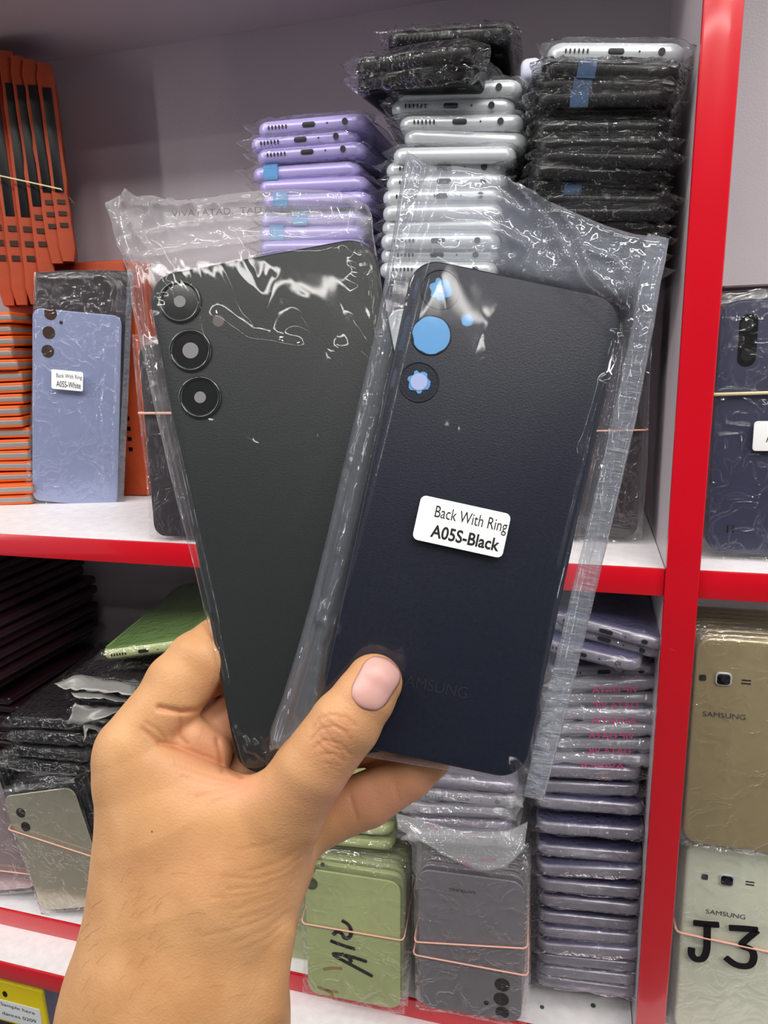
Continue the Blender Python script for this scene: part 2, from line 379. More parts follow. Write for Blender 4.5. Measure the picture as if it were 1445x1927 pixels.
edged('shelf_board', XD1+.0005, XR, YF, ZL-TH, ZL)
YB2 = .4135
bb_ = part('base_board', box(XL, XR, YB2+.0012, YB-.0003, ZL-2*TH-.0004, ZL-TH-.0004), 'lam_white', smooth=False)
band(bb_, sh(bbox(XL, XR, YB2-.0012, YB2+.0014, ZL-2*TH-.0007, ZL-TH, .0008)))
part('base_cabinet_panel', box(XL, XR, .50, .515, .02, ZL-2*TH-.001), 'blueboard', smooth=False)
for (u, v, s) in ((1020, 1896, 1), (1116, 1893, 1.2)):
    p = hit(u, v, (0, 0, ZL), Vector((0, 0, 1))); part('screw_cap', disc(p.x, p.y, ZL, ZL+.0006, .0016*s, 14), 'screw')
# ---------------------------------------------------------------- prototypes of phones lying flat
HID = Vector((0, 0, 0))
ORD = ['first', 'second', 'third', 'fourth', 'fifth', 'sixth', 'seventh', 'eighth', 'ninth', 'tenth', 'eleventh', 'twelfth', 'thirteenth', 'fourteenth', 'fifteenth', 'sixteenth', 'seventeenth', 'eighteenth', 'nineteenth', 'twentieth', 'twenty-first', 'twenty-second', 'twenty-third', 'twenty-fourth']
class Pool:
    """first use of each prototype places it, later ones copy it"""
    def __init__(s, mk): s.mk = mk; s.p = {}; s.n = 0
    def get(s, k):
        if k not in s.p: s.p[k] = s.mk(k); return s.p[k]
        return dup(s.p[k])
def flats(mk, rows, Y0, rz, label, cat, group, variants=4, w=.0755, t=.0098, jy=.003, seed=1, uw=None):
    pool = Pool(mk); rnd = random.Random(seed); out = []
    for i, (uL, vL, uR, vR) in enumerate(rows):
        o = pool.get(i % variants)
        place_flat(o, uL, vL, uR, vR, Y0+rnd.uniform(-jy, jy), rz+R(rnd.uniform(-1.5, 1.5)), w, t)
        tag(o, label % ORD[i], cat, group); out.append(o)
    return out
# silver phone on top of the black column
o = make_flat('phone_housing', 'silver', True, 3, t=.0112); place_flat(o, 1030, 95, 1290, 97, .462, R(4), .0755, .0112)
tag(o, 'silver phone housing with visible ports lying on top of the tall black stack', 'phone housing')
blk = [(1016, 128, 1280, 137), (1008, 160, 1270, 167), (1002, 189, 1268, 181), (1010, 216, 1290, 203), (1004, 242, 1280, 241), (1006, 272, 1282, 271), (1008, 297, 1284, 305), (998, 320, 1262, 338), (994, 350, 1255, 360), (1010, 378, 1262, 382), (1004, 404, 1258, 404), (1000, 431, 1255, 432), (1000, 459, 1254, 458), (1000, 486, 1254, 486), (998, 513, 1254, 514)]
pass
pool = {}
rnd = random.Random(4)
for i, (a, b, c, d) in enumerate(blk):
    tp = i in (0, 1, 2, 8)
    key = ('t' if tp else 'p', i % 3)
    if key in pool: o = dup(pool[key])
    else: o = pool[key] = make_flat('phone_housing', 'black', False, 20+len(pool), t=.0096, tape=tp, re=.003)
    place_flat(o, a, b, c, d, .458+rnd.uniform(-.004, .003), R(rnd.uniform(1, 7)), .0755, .0096)
    tag(o, 'black sleeved housing%s, %s below the silver one in the tall stack' % (' with blue tape' if tp else '', ORD[i]), 'phone housing', 'black phone housings in the tall right stack')
# silver column
sil = [(742, 170, 975, 162), (732, 200, 968, 197), (748, 230, 985, 227), (757, 253, 990, 264), (735, 291, 975, 288), (722, 318, 965, 312), (722, 343, 960, 338), (716, 370, 952, 366), (716, 399, 952, 396), (714, 427, 950, 425), (712, 453, 950, 452), (712, 480, 950, 479), (710, 507, 948, 507)]
flats(lambda k: make_flat('phone_housing', 'silver', k < 3, 40+k, t=.0098), sil, .462, R(4), 'silver sleeved phone housing, %s of the silver ones in the middle stack', 'phone housing', 'silver phone housings in the middle stack', 5)
# black phones thrown on the silver column
for (a, b, c, d, Y, rz, lb) in ((725, 73, 985, 60, .475, 3, 'uppermost, lying straight'), (660, 128, 905, 96, .450, -9, 'second down, tilted up to the right'), (664, 157, 915, 133, .452, -6, 'third down, resting on the silver ones')):
    o = make_flat('phone_housing', 'black', lb[0] == 'u', int(a), t=.0108, re=.0035)
    place_flat(o, a, b, c, d, Y, R(rz), .0755, .0108); tag(o, 'black sleeved phone housing on the silver stack, '+lb, 'phone housing', 'black phone housings on the silver stack')
# lilac column
lil = [(478, 243, 690, 224), (464, 272, 690, 250), (476, 294, 690, 276), (468, 328, 680, 314), (480, 352, 684, 342), (486, 380, 688, 372), (482, 413, 688, 408), (480, 440, 684, 436), (480, 466, 684, 463), (480, 492, 684, 490), (480, 518, 684, 517), (480, 544, 684, 544)]
flats(lambda k: make_flat('phone_housing', 'lilac', k < 3, 60+k, t=.0098, tape=k >= 3, tapex=-.022, filmm='film' if k < 3 else 'film_milky'), lil[:3], .472, R(2), 'lilac phone housing with ports, %s from the top of the left stack', 'phone housing', 'lilac phone housings in the left stack', 3, seed=7)
def mk2(k): return make_flat('phone_housing', 'lilac', False, 66+k, t=.0098, tape=k != 1, tapex=-.022+.016*(k == 3))
for o, n in zip(flats(mk2, lil[3:], .474, R(2), '%s', 'phone housing', 'lilac phone housings in the left stack', 4, seed=9), range(3, 12)):
    o['label'] = 'lilac phone housing in milky film, %s from the top of the left stack' % ORD[n]
# lavender column of the lower bay
lav = [(1000, 1452, 1215, 1462), (1000, 1482, 1212, 1492), (1008, 1512, 1210, 1528), (1010, 1560, 1212, 1574), (1010, 1602, 1210, 1618), (1010, 1640, 1206, 1648), (1010, 1668, 1204, 1684), (1010, 1696, 1202, 1716), (1010, 1728, 1200, 1746), (1010, 1756, 1198, 1772), (1010, 1786, 1196, 1800), (1008, 1806, 1194, 1824), (1008, 1828, 1190, 1848), (1008, 1848, 1186, 1870)]
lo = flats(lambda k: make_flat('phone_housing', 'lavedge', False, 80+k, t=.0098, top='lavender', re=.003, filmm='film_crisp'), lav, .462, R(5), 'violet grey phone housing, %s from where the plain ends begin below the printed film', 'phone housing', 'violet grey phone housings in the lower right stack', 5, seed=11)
lav2 = [(1040, 1292, 1232, 1288), (1040, 1318, 1232, 1318), (1040, 1346, 1230, 1348), (1035, 1374, 1228, 1376), (1030, 1402, 1224, 1405), (1020, 1428, 1220, 1434)]
def mk3(k):
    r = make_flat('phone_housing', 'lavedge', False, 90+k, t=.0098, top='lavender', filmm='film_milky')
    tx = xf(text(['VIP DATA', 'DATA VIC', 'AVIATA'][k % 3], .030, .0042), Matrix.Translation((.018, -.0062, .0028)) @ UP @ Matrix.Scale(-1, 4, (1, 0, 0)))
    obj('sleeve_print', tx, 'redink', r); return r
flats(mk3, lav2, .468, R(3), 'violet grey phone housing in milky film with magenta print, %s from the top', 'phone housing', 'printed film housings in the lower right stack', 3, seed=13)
for (a, b, c, d, Y, rz, lb, hol) in ((1032, 1160, 1222, 1212, .462, -9, 'uppermost of the lower right stack', True), (1030, 1174, 1216, 1228, .466, -9, 'second from top of the lower right stack', True), (985, 1205, 1172, 1253, .458, -10, 'third from top, shifted to the left', True), (1030, 1268, 1222, 1262, .470, 2, 'fourth from top, under the shifted one', True)):
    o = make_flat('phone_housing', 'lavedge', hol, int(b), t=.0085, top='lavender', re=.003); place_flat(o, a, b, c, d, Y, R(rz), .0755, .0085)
    tag(o, 'violet grey phone housing with ports, '+lb, 'phone housing', 'violet grey phone housings in the lower right stack')
# flat ones over the grey bundle and the green bundle
gy = [(778, 1470, 985, 1490), (775, 1497, 985, 1514), (770, 1524, 988, 1538), (770, 1550, 990, 1564), (772, 1577, 990, 1588)]
flats(lambda k: make_flat('phone_housing', 'lavedge', k == 1, 110+k, t=.0098, filmm='film_milky' if k else 'film'), gy, .446, R(5), 'pale violet sleeved phone housing, %s of the pile lying on the grey bundle', 'phone housing', 'pale housings lying on the grey bundle', 3, seed=17)
gn = [(560, 1530, 735, 1538), (560, 1556, 738, 1568), (562, 1580, 740, 1596)]
flats(lambda k: make_flat('phone_housing', 'green', False, 120+k, t=.0098), gn, .448, R(5), 'light green sleeved phone housing, %s of those lying on the green bundle', 'phone housing', 'green housings lying on the green bundle', 3, seed=19)
# flat black piles of the lower left
f1 = [(8, 1362, 142, 1366), (14, 1388, 140, 1394), (12, 1415, 142, 1424), (4, 1440, 140, 1452)]
flats(lambda k: make_flat('phone_housing', 'black', False, 130+k, t=.0098, top='darkpack', re=.003), f1, .436, R(6), 'black sleeved phone housing in the lower left pile, %s from its top', 'phone housing', 'black housings in the lower left pile', 4, w=.0755, seed=23)
f2 = [(120, 1285, 300, 1300), (150, 1312, 330, 1325), (140, 1340, 330, 1352), (160, 1366, 350, 1378), (160, 1392, 350, 1404), (160, 1418, 350, 1430), (160, 1444, 350, 1456)]
flats(lambda k: make_flat('phone_housing', 'black', False, 140+k, t=.0098, top='darkpack', re=.003), f2, .448, R(4), 'black sleeved phone housing beside the hand, %s from the pile top', 'phone housing', 'black housings in the pile behind the hand', 4, seed=29)
o = make_flat('phone_housing', 'green', True, 151, t=.0098, top='green_dk'); place_flat(o, 188, 1236, 345, 1214, .450, R(8), .0755, .0098)
tag(o, 'green phone housing lying askew on the black pile beside the hand', 'phone housing')
o = make_flat('phone_housing', 'black', False, 155, t=.0098, re=.003); place_flat(o, 225, 1258, 350, 1246, .47, R(10), .0755, .0098)
tag(o, 'black phone housing directly under the green one', 'phone housing')
# loose grey film flaps
def flap(pts, Y, seed, label):
    pp = [P(u, v, Y+dy) for u, v, dy in pts]; c = sum(pp, Vector())/len(pp); n = 16
    # grid between the upper polyline (first half) and the lower one
    h = len(pp)//2; A = pp[:h]; B = pp[h:]
    def pt(pl, t):
        k = t*(len(pl)-1); i = min(int(k), len(pl)-2); return pl[i].lerp(pl[i+1], k-i)
    V = []
    for j in range(6):
        for i in range(n):
            q = pt(A, i/(n-1)).lerp(pt(B, i/(n-1)), j/5); q = q-c
            V.append(q+Vector((0, -.0025*ridge(q.x, q.z, seed, 120), .0012*ridge(q.x, q.z, seed+2, 160))))
    F1 = [(j*n+i, (j+1)*n+i, (j+1)*n+i+1, j*n+i+1) for j in range(5) for i in range(n-1)]
    o = obj('film_flap', (V, F1), 'greyflap'); o.location = c
    md = o.modifiers.new('s', 'SOLIDIFY'); md.thickness = .0003
    return tag(o, label, 'film', 'crumpled grey film flaps')
flap([(104, 1287, 0), (150, 1268, .01), (260, 1290, .02), (120, 1296, -.004), (170, 1300, 0), (255, 1308, .01)], .435, 3, 'crumpled grey film flap with pointed end, topmost of the flaps beside the hand')
flap([(135, 1303, 0), (190, 1300, .01), (250, 1316, .02), (150, 1316, -.004), (200, 1314, 0), (245, 1326, .01)], .434, 5, 'short crumpled grey film flap just below the pointed one')
flap([(143, 1322, 0), (185, 1332, .01), (236, 1332, .02), (128, 1362, -.006), (165, 1362, 0), (225, 1340, .01)], .432, 8, 'wide grey film flap folded downwards beside the hand')
flap([(158, 1365, 0), (180, 1362, .01), (214, 1378, .02), (160, 1396, -.004), (168, 1368, 0), (205, 1384, .01)], .431, 9, 'thin grey film flap curled like a hook, lowest beside the hand')
# ---------------------------------------------------------------- plates standing upright in bundles
def make_stand(name, color, w, h, t, openings=(), seed=0, sleeve='film_stand', rc=.009, lensmat='lens', amp=.0006, re=.0012, mt=.006):
    r = empty(name)
    obj('back_plate', xf(slab(w, h, t, rc, min(re, t*.45), w/2, h/2, -t), UP), color, r)
    for (x, z, rr) in openings: obj('camera_opening', xf(disc(x, z, -.0005, .0002, rr), UP), lensmat, r)
    if sleeve: obj('plastic_sleeve', xf(pouch(w, h, t, amp=amp, seed=seed, mt=mt), UP), sleeve, r)
    return r
def set_stand(o, loc, rz=0, lean=0, roll=0):
    m = Matrix.Translation(loc) @ Matrix.Rotation(rz, 4, 'Z') @ Matrix.Rotation(-lean, 4, 'X') @ Matrix.Rotation(-roll, 4, 'Y')
    o.location = loc; o.rotation_euler = m.to_euler(); return m
def bundle(mk, n, loc, rz, lean, roll, pitch, label_front, label_rest, group, jit=.0015, seed=0, dz=0, variants=3, cat='phone back'):
    rnd = random.Random(seed); d = Matrix.Rotation(rz, 3, 'Z') @ Vector((0, 1, 0)); protos = {}; front = None
    for k in range(n):
        key = 0 if k == 0 else 1+k % variants
        if key in protos: o = dup(protos[key])
        else: o = protos[key] = mk(key)
        j = Vector((rnd.uniform(-jit, jit), 0, 0)) if k else Vector((0, 0, 0))
        m = set_stand(o, Vector(loc)+d*(k*pitch)+j+Vector((0, 0, abs(dz)*k)), rz, lean, roll)
        tag(o, label_front if k == 0 else label_rest % ORD[k], cat, group)
        if k == 0: front = (o, m)
    return front
def ring_band(m, w, depth, zl, zr, r=.0006, mt='band', label='', off=.0032, sag=0):
    """rubber band round a bundle; m is the front plate's matrix"""
    x0, x1, y0, y1 = -off, w+off, -off, depth+off; pts = []
    def zz(x): return zl+(zr-zl)*(x-x0)/(x1-x0)
    c = .003
    for x, y in ((x0+c, y0), (x0+w*.25, y0), (x0+w*.5, y0), (x0+w*.75, y0), (x1-c, y0), (x1-.3*c, y0+.3*c), (x1, y0+c), (x1, (y0+y1)/2), (x1, y1-c), (x1-c, y1), (x0+w*.5, y1), (x0+c, y1), (x0, y1-c), (x0, y0+c), (x0+.3*c, y0+.3*c)):
        pts.append(Vector((x, y, zz(x)+sag*(y-y0))))
    c0 = pts[0].copy(); o = obj('rubber_band', tube([p-c0 for p in pts], r, True), mt)
    mm = m @ Matrix.Translation(c0); o.location = mm.to_translation(); o.rotation_euler = mm.to_euler()
    return tag(o, label, 'rubber band')
def ribbon(pts, wd, z=.0001):
    """brush stroke in the XY plane"""
    pts = [Vector((p[0], p[1])) for p in pts]; n = len(pts); V = []; 
    for i, p in enumerate(pts):
        a = pts[max(0, i-1)]; b = pts[min(n-1, i+1)]; t = (b-a).normalized(); nn = Vector((-t.y, t.x))*wd/2*(1 if 0 < i < n-1 else .75)
        V += [(p.x+nn.x, p.y+nn.y, z), (p.x-nn.x, p.y-nn.y, z)]
    return V, [(2*i, 2*i+1, 2*i+3, 2*i+2) for i in range(n-1)]
def smooth_pl(pts, it=2):
    for _ in range(it):
        q = [pts[0]]
        for a, b in zip(pts, pts[1:]): q += [(a[0]*.75+b[0]*.25, a[1]*.75+b[1]*.25), (a[0]*.25+b[0]*.75, a[1]*.25+b[1]*.75)]
        pts = q+[pts[-1]]
    return pts
def on_plate(m, u, v):
    """where the pixel's line meets a standing plate's front, in its (x, z)"""
    n = m.to_3x3() @ Vector((0, -1, 0)); p = hit(u, v, m.to_translation(), n); q = m.inverted() @ p; return (q.x, q.z)
def strokes(m, lst, wd, z=.0004):
    return xf(join(*[ribbon(smooth_pl([on_plate(m, u, v) for u, v in s]), wd, z) for s in lst]), UP)
def fronts(u, v, Y): return P(u, v, Y)
# green bundle
gl = P(581, 1884, .4315); gl.z = max(gl.z, ZL+.0045)
fr, m = bundle(lambda k: make_stand('phone_cover', 'green', .0750, .1130 if k == 0 else .1125+.0008*k, .0016 if k == 0 else .0045, (), 200+k, amp=.0004), 8, gl, R(3), R(2), R(-1), .0062,
    'light green phone back with black handwriting, front of the bundle behind the wrist', 'light green sleeved phone back in the handwritten bundle, %s from the front', 'green phone backs standing in a bundle', seed=2)
for (u, v, r_) in ((581, 1633, .0052), (585, 1662, .0054), (577, 1608, .0050), (607, 1627, .0018)):
    x, z = on_plate(m, u, v); obj('camera_opening', xf(disc(x, z, -.0003, .0003, r_), UP), mat('olive opening', (84, 90, 72), .4), fr)  # openings drawn as flat olive discs
X_ = lambda L: [(500+x/2.779, 1450+y/2.779) for x, y in L]
obj('handwriting', strokes(m, [X_([(560, 1075), (440, 1010), (330, 952), (420, 962), (530, 998)]), X_([(395, 955), (450, 985), (440, 1000)]), X_([(338, 888), (400, 912), (468, 932)]), X_([(352, 858), (372, 838), (400, 850), (412, 880), (445, 868), (448, 830), (430, 800), (398, 782)])], .0031), 'marker', fr)
obj('stain', strokes(m, [X_([(300, 1040), (350, 1030), (400, 1035)]), X_([(270, 1130), (320, 1150), (350, 1165), (345, 1185)]), X_([(300, 1140), (380, 1160)])], .0028, .0002), mat('brown stain', (150, 130, 84), .5), fr)
zl, zr = on_plate(m, 565, 1731)[1], on_plate(m, 740, 1761)[1]
ring_band(m, .075, .046, zl, zr, label='thin pink rubber band round the green handwritten bundle', sag=.35)
# second green bundle, mostly behind the wrist
fr2, m2 = bundle(lambda k: make_stand('phone_cover', 'green', .0750, .120, .0045, (), 210+k, amp=.0005), 3, P(476, 1800, .462)+Vector((0, 0, -.001)), R(3), R(1), 0, .0062,
    'light green phone back half hidden behind the wrist, front one', 'light green phone back half hidden behind the wrist, %s in line', 'green phone backs beside the wrist', seed=3)
# grey bundle
gl = P(790, 1893, .4310); gl.z = max(gl.z, ZL+.0045)
fr, m = bundle(lambda k: make_stand('phone_cover', 'grey_back', .0760, .1190, .0018 if k == 0 else .0045, (), 220+k, amp=.0007, sleeve='film_stand'), 8, gl, R(3), R(1.5), R(0), .0062,
    'warm grey phone back with three openings at its foot, front of the double-banded bundle', 'warm grey sleeved phone back in the double-banded bundle, %s from the front', 'grey phone backs standing in a bundle', seed=5)
for (u, v, r_) in ((945, 1853, .0056), (943, 1880, .0056), (945, 1905, .0050), (915, 1887, .0018)):
    x, z = on_plate(m, u, v); obj('camera_opening', xf(disc(x, z, -.0003, .0003, r_), UP), 'lens', fr)
x, z = on_plate(m, 870, 1676); obj('embossed_wordmark', xf(text('SAMSUNG', .019, .0026), Matrix.Translation((0, -.0004, 0)) @ UP @ Matrix.Translation((x+.0095, z+.0013, 0)) @ Matrix.Rotation(math.pi, 4, 'Z')), 'greyword', fr)
ring_band(m, .076, .046, on_plate(m, 772, 1765)[1], on_plate(m, 988, 1778)[1], label='upper salmon rubber band round the grey bundle', sag=.1)
ring_band(m, .076, .046, on_plate(m, 775, 1788)[1], on_plate(m, 986, 1827)[1], label='lower slanting salmon rubber band round the grey bundle', off=.0040)
# printed film draped over the grey bundle
V = []; n = 22
upp = [(745, 1530), (800, 1545), (860, 1562), (920, 1566), (960, 1562), (993, 1546)]; loo = [(748, 1560), (800, 1588), (850, 1618), (900, 1640), (950, 1634), (985, 1600)]
for j in range(8):
    for i in range(n):
        a = interp(upp, i/(n-1)); b = interp(loo, i/(n-1)); t = j/7
        V.append(P(a[0]*(1-t)+b[0]*t, a[1]*(1-t)+b[1]*t, .4225+.008*(1-t)+.0012*ridge(i*.3, j*.5, 4, 1))-m.to_translation())
o = obj('film_wrap', (V, [(j*n+i, (j+1)*n+i, (j+1)*n+i+1, j*n+i+1) for j in range(7) for i in range(n-1)]), 'film_milky'); o.location = m.to_translation()
o.modifiers.new('s', 'SOLIDIFY').thickness = .0002
for (u, v, s, a) in ((803, 1549, 'AIZATAT', -38), (878, 1574, 'ATA VIC', -8), (905, 1620, 'ARIATAR', 10), (862, 1618, 'SIZA', -30)):
    tx = xf(text(s, .011, .0016), Matrix.Translation(P(u, v, .4205)-m.to_translation()) @ UP @ Matrix.Rotation(R(a), 4, 'Z'))
    obj('film_print', tx, 'redink', o)
tag(o, 'loose milky film strip with magenta print draped over the grey bundle', 'film')
# mirrored bundles lower left
ml = hit(76, 1694, (0, 0, ZL), Vector((0, 0, 1))); ml.x *= .4525/ml.y; ml.y = .4525; ml.z = ZL+.0045; mlx = ml.copy()
fr, m = bundle(lambda k: make_stand('phone_cover', 'mirror' if k == 0 else 'black', .0755, .118, .0018 if k == 0 else .005, ((.014, .100, .0048), (.014, .086, .0048)) if k == 0 else (), 230+k, amp=.0018), 7, ml, R(4), R(2), R(13), .0068,
    'mirror-like silver phone back leaning left, front of the banded bundle beside the wrist', 'dark sleeved phone back behind the mirror-like one, %s in line', 'mirrored phone backs lower left', seed=6, dz=.0)
ring_band(m, .0755, .048, on_plate(m, 26, 1555)[1], on_plate(m, 168, 1612)[1], label='pink rubber band round the mirror-like bundle beside the wrist', mt='band')
ml = mlx+Vector((-.0835, .002, 0))
fr, m = bundle(lambda k: make_stand('phone_cover', 'mirror_pink_refl' if k == 0 else 'black', .0755, .118, .0018 if k == 0 else .005, (), 240+k, amp=.0018), 5, ml, R(4), R(2), R(13), .0068,
    'mirror-like silver phone back tinted with a pink reflection at the left edge of the lower shelf', 'dark sleeved phone back at the far lower left, %s in its bundle', 'pinkish phone backs lower left', seed=7)
ring_band(m, .0755, .034, on_plate(m, -90, 1625)[1], on_plate(m, 58, 1642)[1], label='orange-pink rubber band at the left edge of the lower shelf')
# maroon packets
rnd = random.Random(31); pk = None
for i in range(13):
    if pk is None:
        pk = o = empty('flat_packet'); obj('packet_body', slab(.105, .205, .0082, .004, .003, -.0525, .1025), 'maroon', o); obj('packet_film', slab(.109, .209, .0012, .003, .0004, -.0525, .1025, .0036), 'film', o)
    else: o = dup(pk)
    o.location = (-.512+rnd.uniform(-.005, .004), .422+rnd.uniform(0, .006), H-.305+i*.0101+.001); o.rotation_euler = (0, 0, R(rnd.uniform(-2, 1)))
    tag(o, 'dark maroon flat packet in the shaded far left stack, %s from the bottom' % ORD[i], 'packet', 'dark maroon packets')
pl_ = None
for i in range(19):
    if pl_ is None:
        pl_ = o = empty('flat_packet'); obj('packet_body', slab(.105, .128, .0082, .004, .003, -.0525, .064), 'maroon', o); obj('packet_film', slab(.109, .130, .0012, .003, .0004, -.0525, .065, .0036), 'film', o)
    else: o = dup(pl_)
    o.location = (-.512+rnd.uniform(-.004, .004), .502+rnd.uniform(-.003, .003), ZL+.0008+i*.0101); tag(o, 'dark flat packet low in the shaded far left stack, %s from the shelf' % ORD[i], 'packet', 'dark maroon packets')
    if o.location.z+.0101 > H-.306: break
o = empty('flat_packet'); obj('packet_body', slab(.12, .12, .010, .006, .003, 0, .06), 'brown', o); obj('packet_film', slab(.126, .126, .0012, .003, .0004, 0, .06, .0095), 'film', o)
o.location = (-.430, .510, H-.3455); tag(o, 'wide brownish flat packet lying between maroon stack and black pile', 'packet')
for z_ in range(10):
    o2 = dup(o); o2.location = (-.430+rnd.uniform(-.003, .003), .5125+rnd.uniform(-.003, .003), H-.3455-.0125*(z_+1)); tag(o2, 'brownish flat packet under the wide top one, %s down' % ORD[z_], 'packet', 'brown packets between maroon stack and black pile')
# ---------------------------------------------------------------- upper bay: orange packs
def orange_pack(w, h, t, seed):
    """standing card pack seen at its edge; local x thickness, y depth, z height"""
    r = empty('orange_pack'); rnd = random.Random(seed); loops = []
    for k in range(15):
        z = h*k/14; a = 1 if k < 13 else (1, .72)[k-13]
        off = .0012*noise.noise(Vector((k*.7, seed, 0))); tt = t*a*(.86+.2*noise.noise(Vector((seed, k*.5, 3)))) if 0 < k else t*.6
        loops.append([(x+off, y, z) for x, y in rrect(max(tt, .002), w, .0012, 2, 0, w/2)])
    obj('card_sleeve', rings(loops), 'orange_shade', r, True, 35)
    obj('window_strip', bbox(-t*.26, t*.22, -.0008, .004, h*.36, h*.88, .0004), 'dark', r)
    obj('window_print', join(*[box(-t*.22, t*.22, -.0012, .001, h*z, h*(z+.022)) for z in (.30, .24, .18)]), 'brown', r)
    return r
us = [(-34, 74), (-8, 84), (20, 92), (48, 103), (72, 110), (94, 116)]; pr = None
for i, (u, vt) in enumerate(us):
    Y = .572+i*.002; top = min(P(u, vt, Y).z, ZC-.003); bot = P(u, (577, 576, 575, 540, 498, 494)[i], Y).z
    o = orange_pack(.055, top-bot, .0155, 300+i)
    o.location = (P(u+12, 300, Y).x, Y, bot); o.rotation_euler = (0, R(rnd.uniform(-.8, .8)), R(36))
    o.scale = (1, 1, 1)
    tag(o, 'upright shade-darkened orange card pack with dark window strip, %s counted from the left' % ORD[i], 'card pack', 'upright orange packs, upper left')
pA = P(-40, 322, .562); pB = P(115, 356, .578); o = obj('rubber_band', tube([Vector((0, 0, 0)), (pB-pA)*.5+Vector((0, -.001, 0)), pB-pA, pB-pA+Vector((-.03, .055, 0)), Vector((-.06, .06, .0))], .0006, True), 'bandcream'); o.location = pA
tag(o, 'cream rubber band stretched across the upright orange packs', 'rubber band')
fp = None
for i in range(17):
    if fp is None:
        fp = o = empty('orange_pack'); obj('card_sleeve', slab(.13, .075, .0094, .003, .0014, -.065, .0375), 'orange', o); obj('foil_front', slab(.1302, .075, .0048, .003, .0009, -.065, .037, .0022), 'greyflap', o)
    else: o = dup(fp)
    o.location = (-.502+rnd.uniform(-.004, .003), .556+rnd.uniform(-.006, .004), ZM+.0006+i*.0105); o.rotation_euler = (R(rnd.uniform(-1, 1)), R(rnd.uniform(-1, 1)), R(16))
    tag(o, 'orange card pack lying flat in the left pile, %s from the shelf' % ORD[i], 'card pack', 'orange packs lying flat, upper left')
for i in range(5):
    o = empty('orange_pack'); w_ = .130
    obj('card_sleeve', xf(slab(w_, .222, .006, .003, .002, 0, .111), UP), 'orange' if i % 2 else 'orange_shade', o)
    obj('window_print', join(*[box(w_/2-.016, w_/2-.012, -.0067, -.0059, z, z+.0035) for z in (.045, .055, .065, .075)]), 'dark', o)
    o.location = (-.474+.003*i+rnd.uniform(-.006, .004), .605+.0066*i, ZM+.0005); o.rotation_euler = (0, 0, R(3))
    tag(o, 'upright orange card pack behind the bagged ice violet phone back, %s from the front' % ORD[i], 'card pack', 'orange packs behind the violet bag')
# bagged violet back with label
wbY = .553; m0 = P(42, 945, wbY); bl = P(60, 938, wbY); bl.z = ZM+.004
wb = make_stand('bagged_phone_cover', 'icy', .0815, .1790, .0018, (), 0, sleeve=None, rc=.008); m = set_stand(wb, bl, R(15), R(2.5), R(-6.8))
for (u, v, r_) in ((95, 590, .0058), (92, 626, .0058), (90, 661, .0058), (115, 607, .0016)):
    x, z = on_plate(m, u, v); obj('camera_opening', xf(disc(x, z, -.0003, .0003, r_), UP), 'brown', wb)
def wl(u, v): return on_plate(m, u, v)
T = [wl(62, 512), wl(120, 508), wl(190, 507), wl(247, 509)]; B = [wl(42, 944), wl(110, 955), wl(180, 962), wl(216, 964)]
zmin = .0
B = [(x, max(z, -.0035)) for x, z in B]
Lf = [T[0], wl(60, 700), wl(52, 850), B[0]]; Rt = [T[-1], wl(240, 660), wl(228, 830), B[-1]]
vf = sheet_pair(T, B, Lf, Rt,   .0026, .0022, .0006, 71, 56, 110, fs=(45, 20), ridges=(([wl(205, 640), wl(196, 760), wl(205, 960)], .0025, .0016), ([wl(228, 540), wl(226, 700), wl(214, 940)], .003, .002)))
obj('plastic_bag', xf(([(x, y, z-.0009) for x, y, z in vf[0]], vf[1]), UP), 'film_stand', wb)
oc = T+Rt[1:-1]+B[::-1]+Lf[1:-1][::-1]
obj('dark_liner', xf(rings([[(x, y, z) for x, y in reversed(oc)] for z in (-.0052, -.0046)]), UP), 'darkpack', wb)
sx = [wl(240, 512), wl(232, 700), wl(218, 964)]; sx2 = [wl(250, 512), wl(243, 700), wl(231, 966)]
obj('sealed_edge', xf(join(*[(([(a[0], a[1], -.001), (b[0], b[1], -.001), (d[0], d[1], -.001), (c[0], c[1], -.001), (a[0], a[1], .0), (b[0], b[1], .0), (d[0], d[1], .0), (c[0], c[1], .0)]), [(0, 3, 2, 1), (4, 5, 6, 7), (0, 1, 5, 4), (2, 3, 7, 6), (1, 2, 6, 5), (3, 0, 4, 7)]) for a, b, c, d in ((sx[0], sx2[0], sx[1], sx2[1]), (sx[1], sx2[1], sx[2], sx2[2]))]), UP), 'seal', wb)
c0 = wl(103, 731); c1 = wl(159, 696)
lbm = Matrix.Translation((0, -.0066, 0)) @ UP @ Matrix.Translation((min(c0[0], c1[0]), c0[1], 0)) @ Matrix.Rotation(R(0), 4, 'Z')
lw, lh = .0290, .0176
lb = obj('paper_label', xf(slab(lw, lh, .0002, .0018, .00005, lw/2, lh/2), lbm), 'label', wb)
obj('label_print', join(xf(text('Back With Ring', .0235, .0048), lbm @ Matrix.Translation((.0045, .0096, .0003))), xf(text('A05S-White', .0225, .0055, bold=.008), lbm @ Matrix.Translation((.0045, .0022, .0003)))), 'ink', lb)
tag(wb, 'bagged ice violet phone back with white label standing before orange packs', 'phone back')
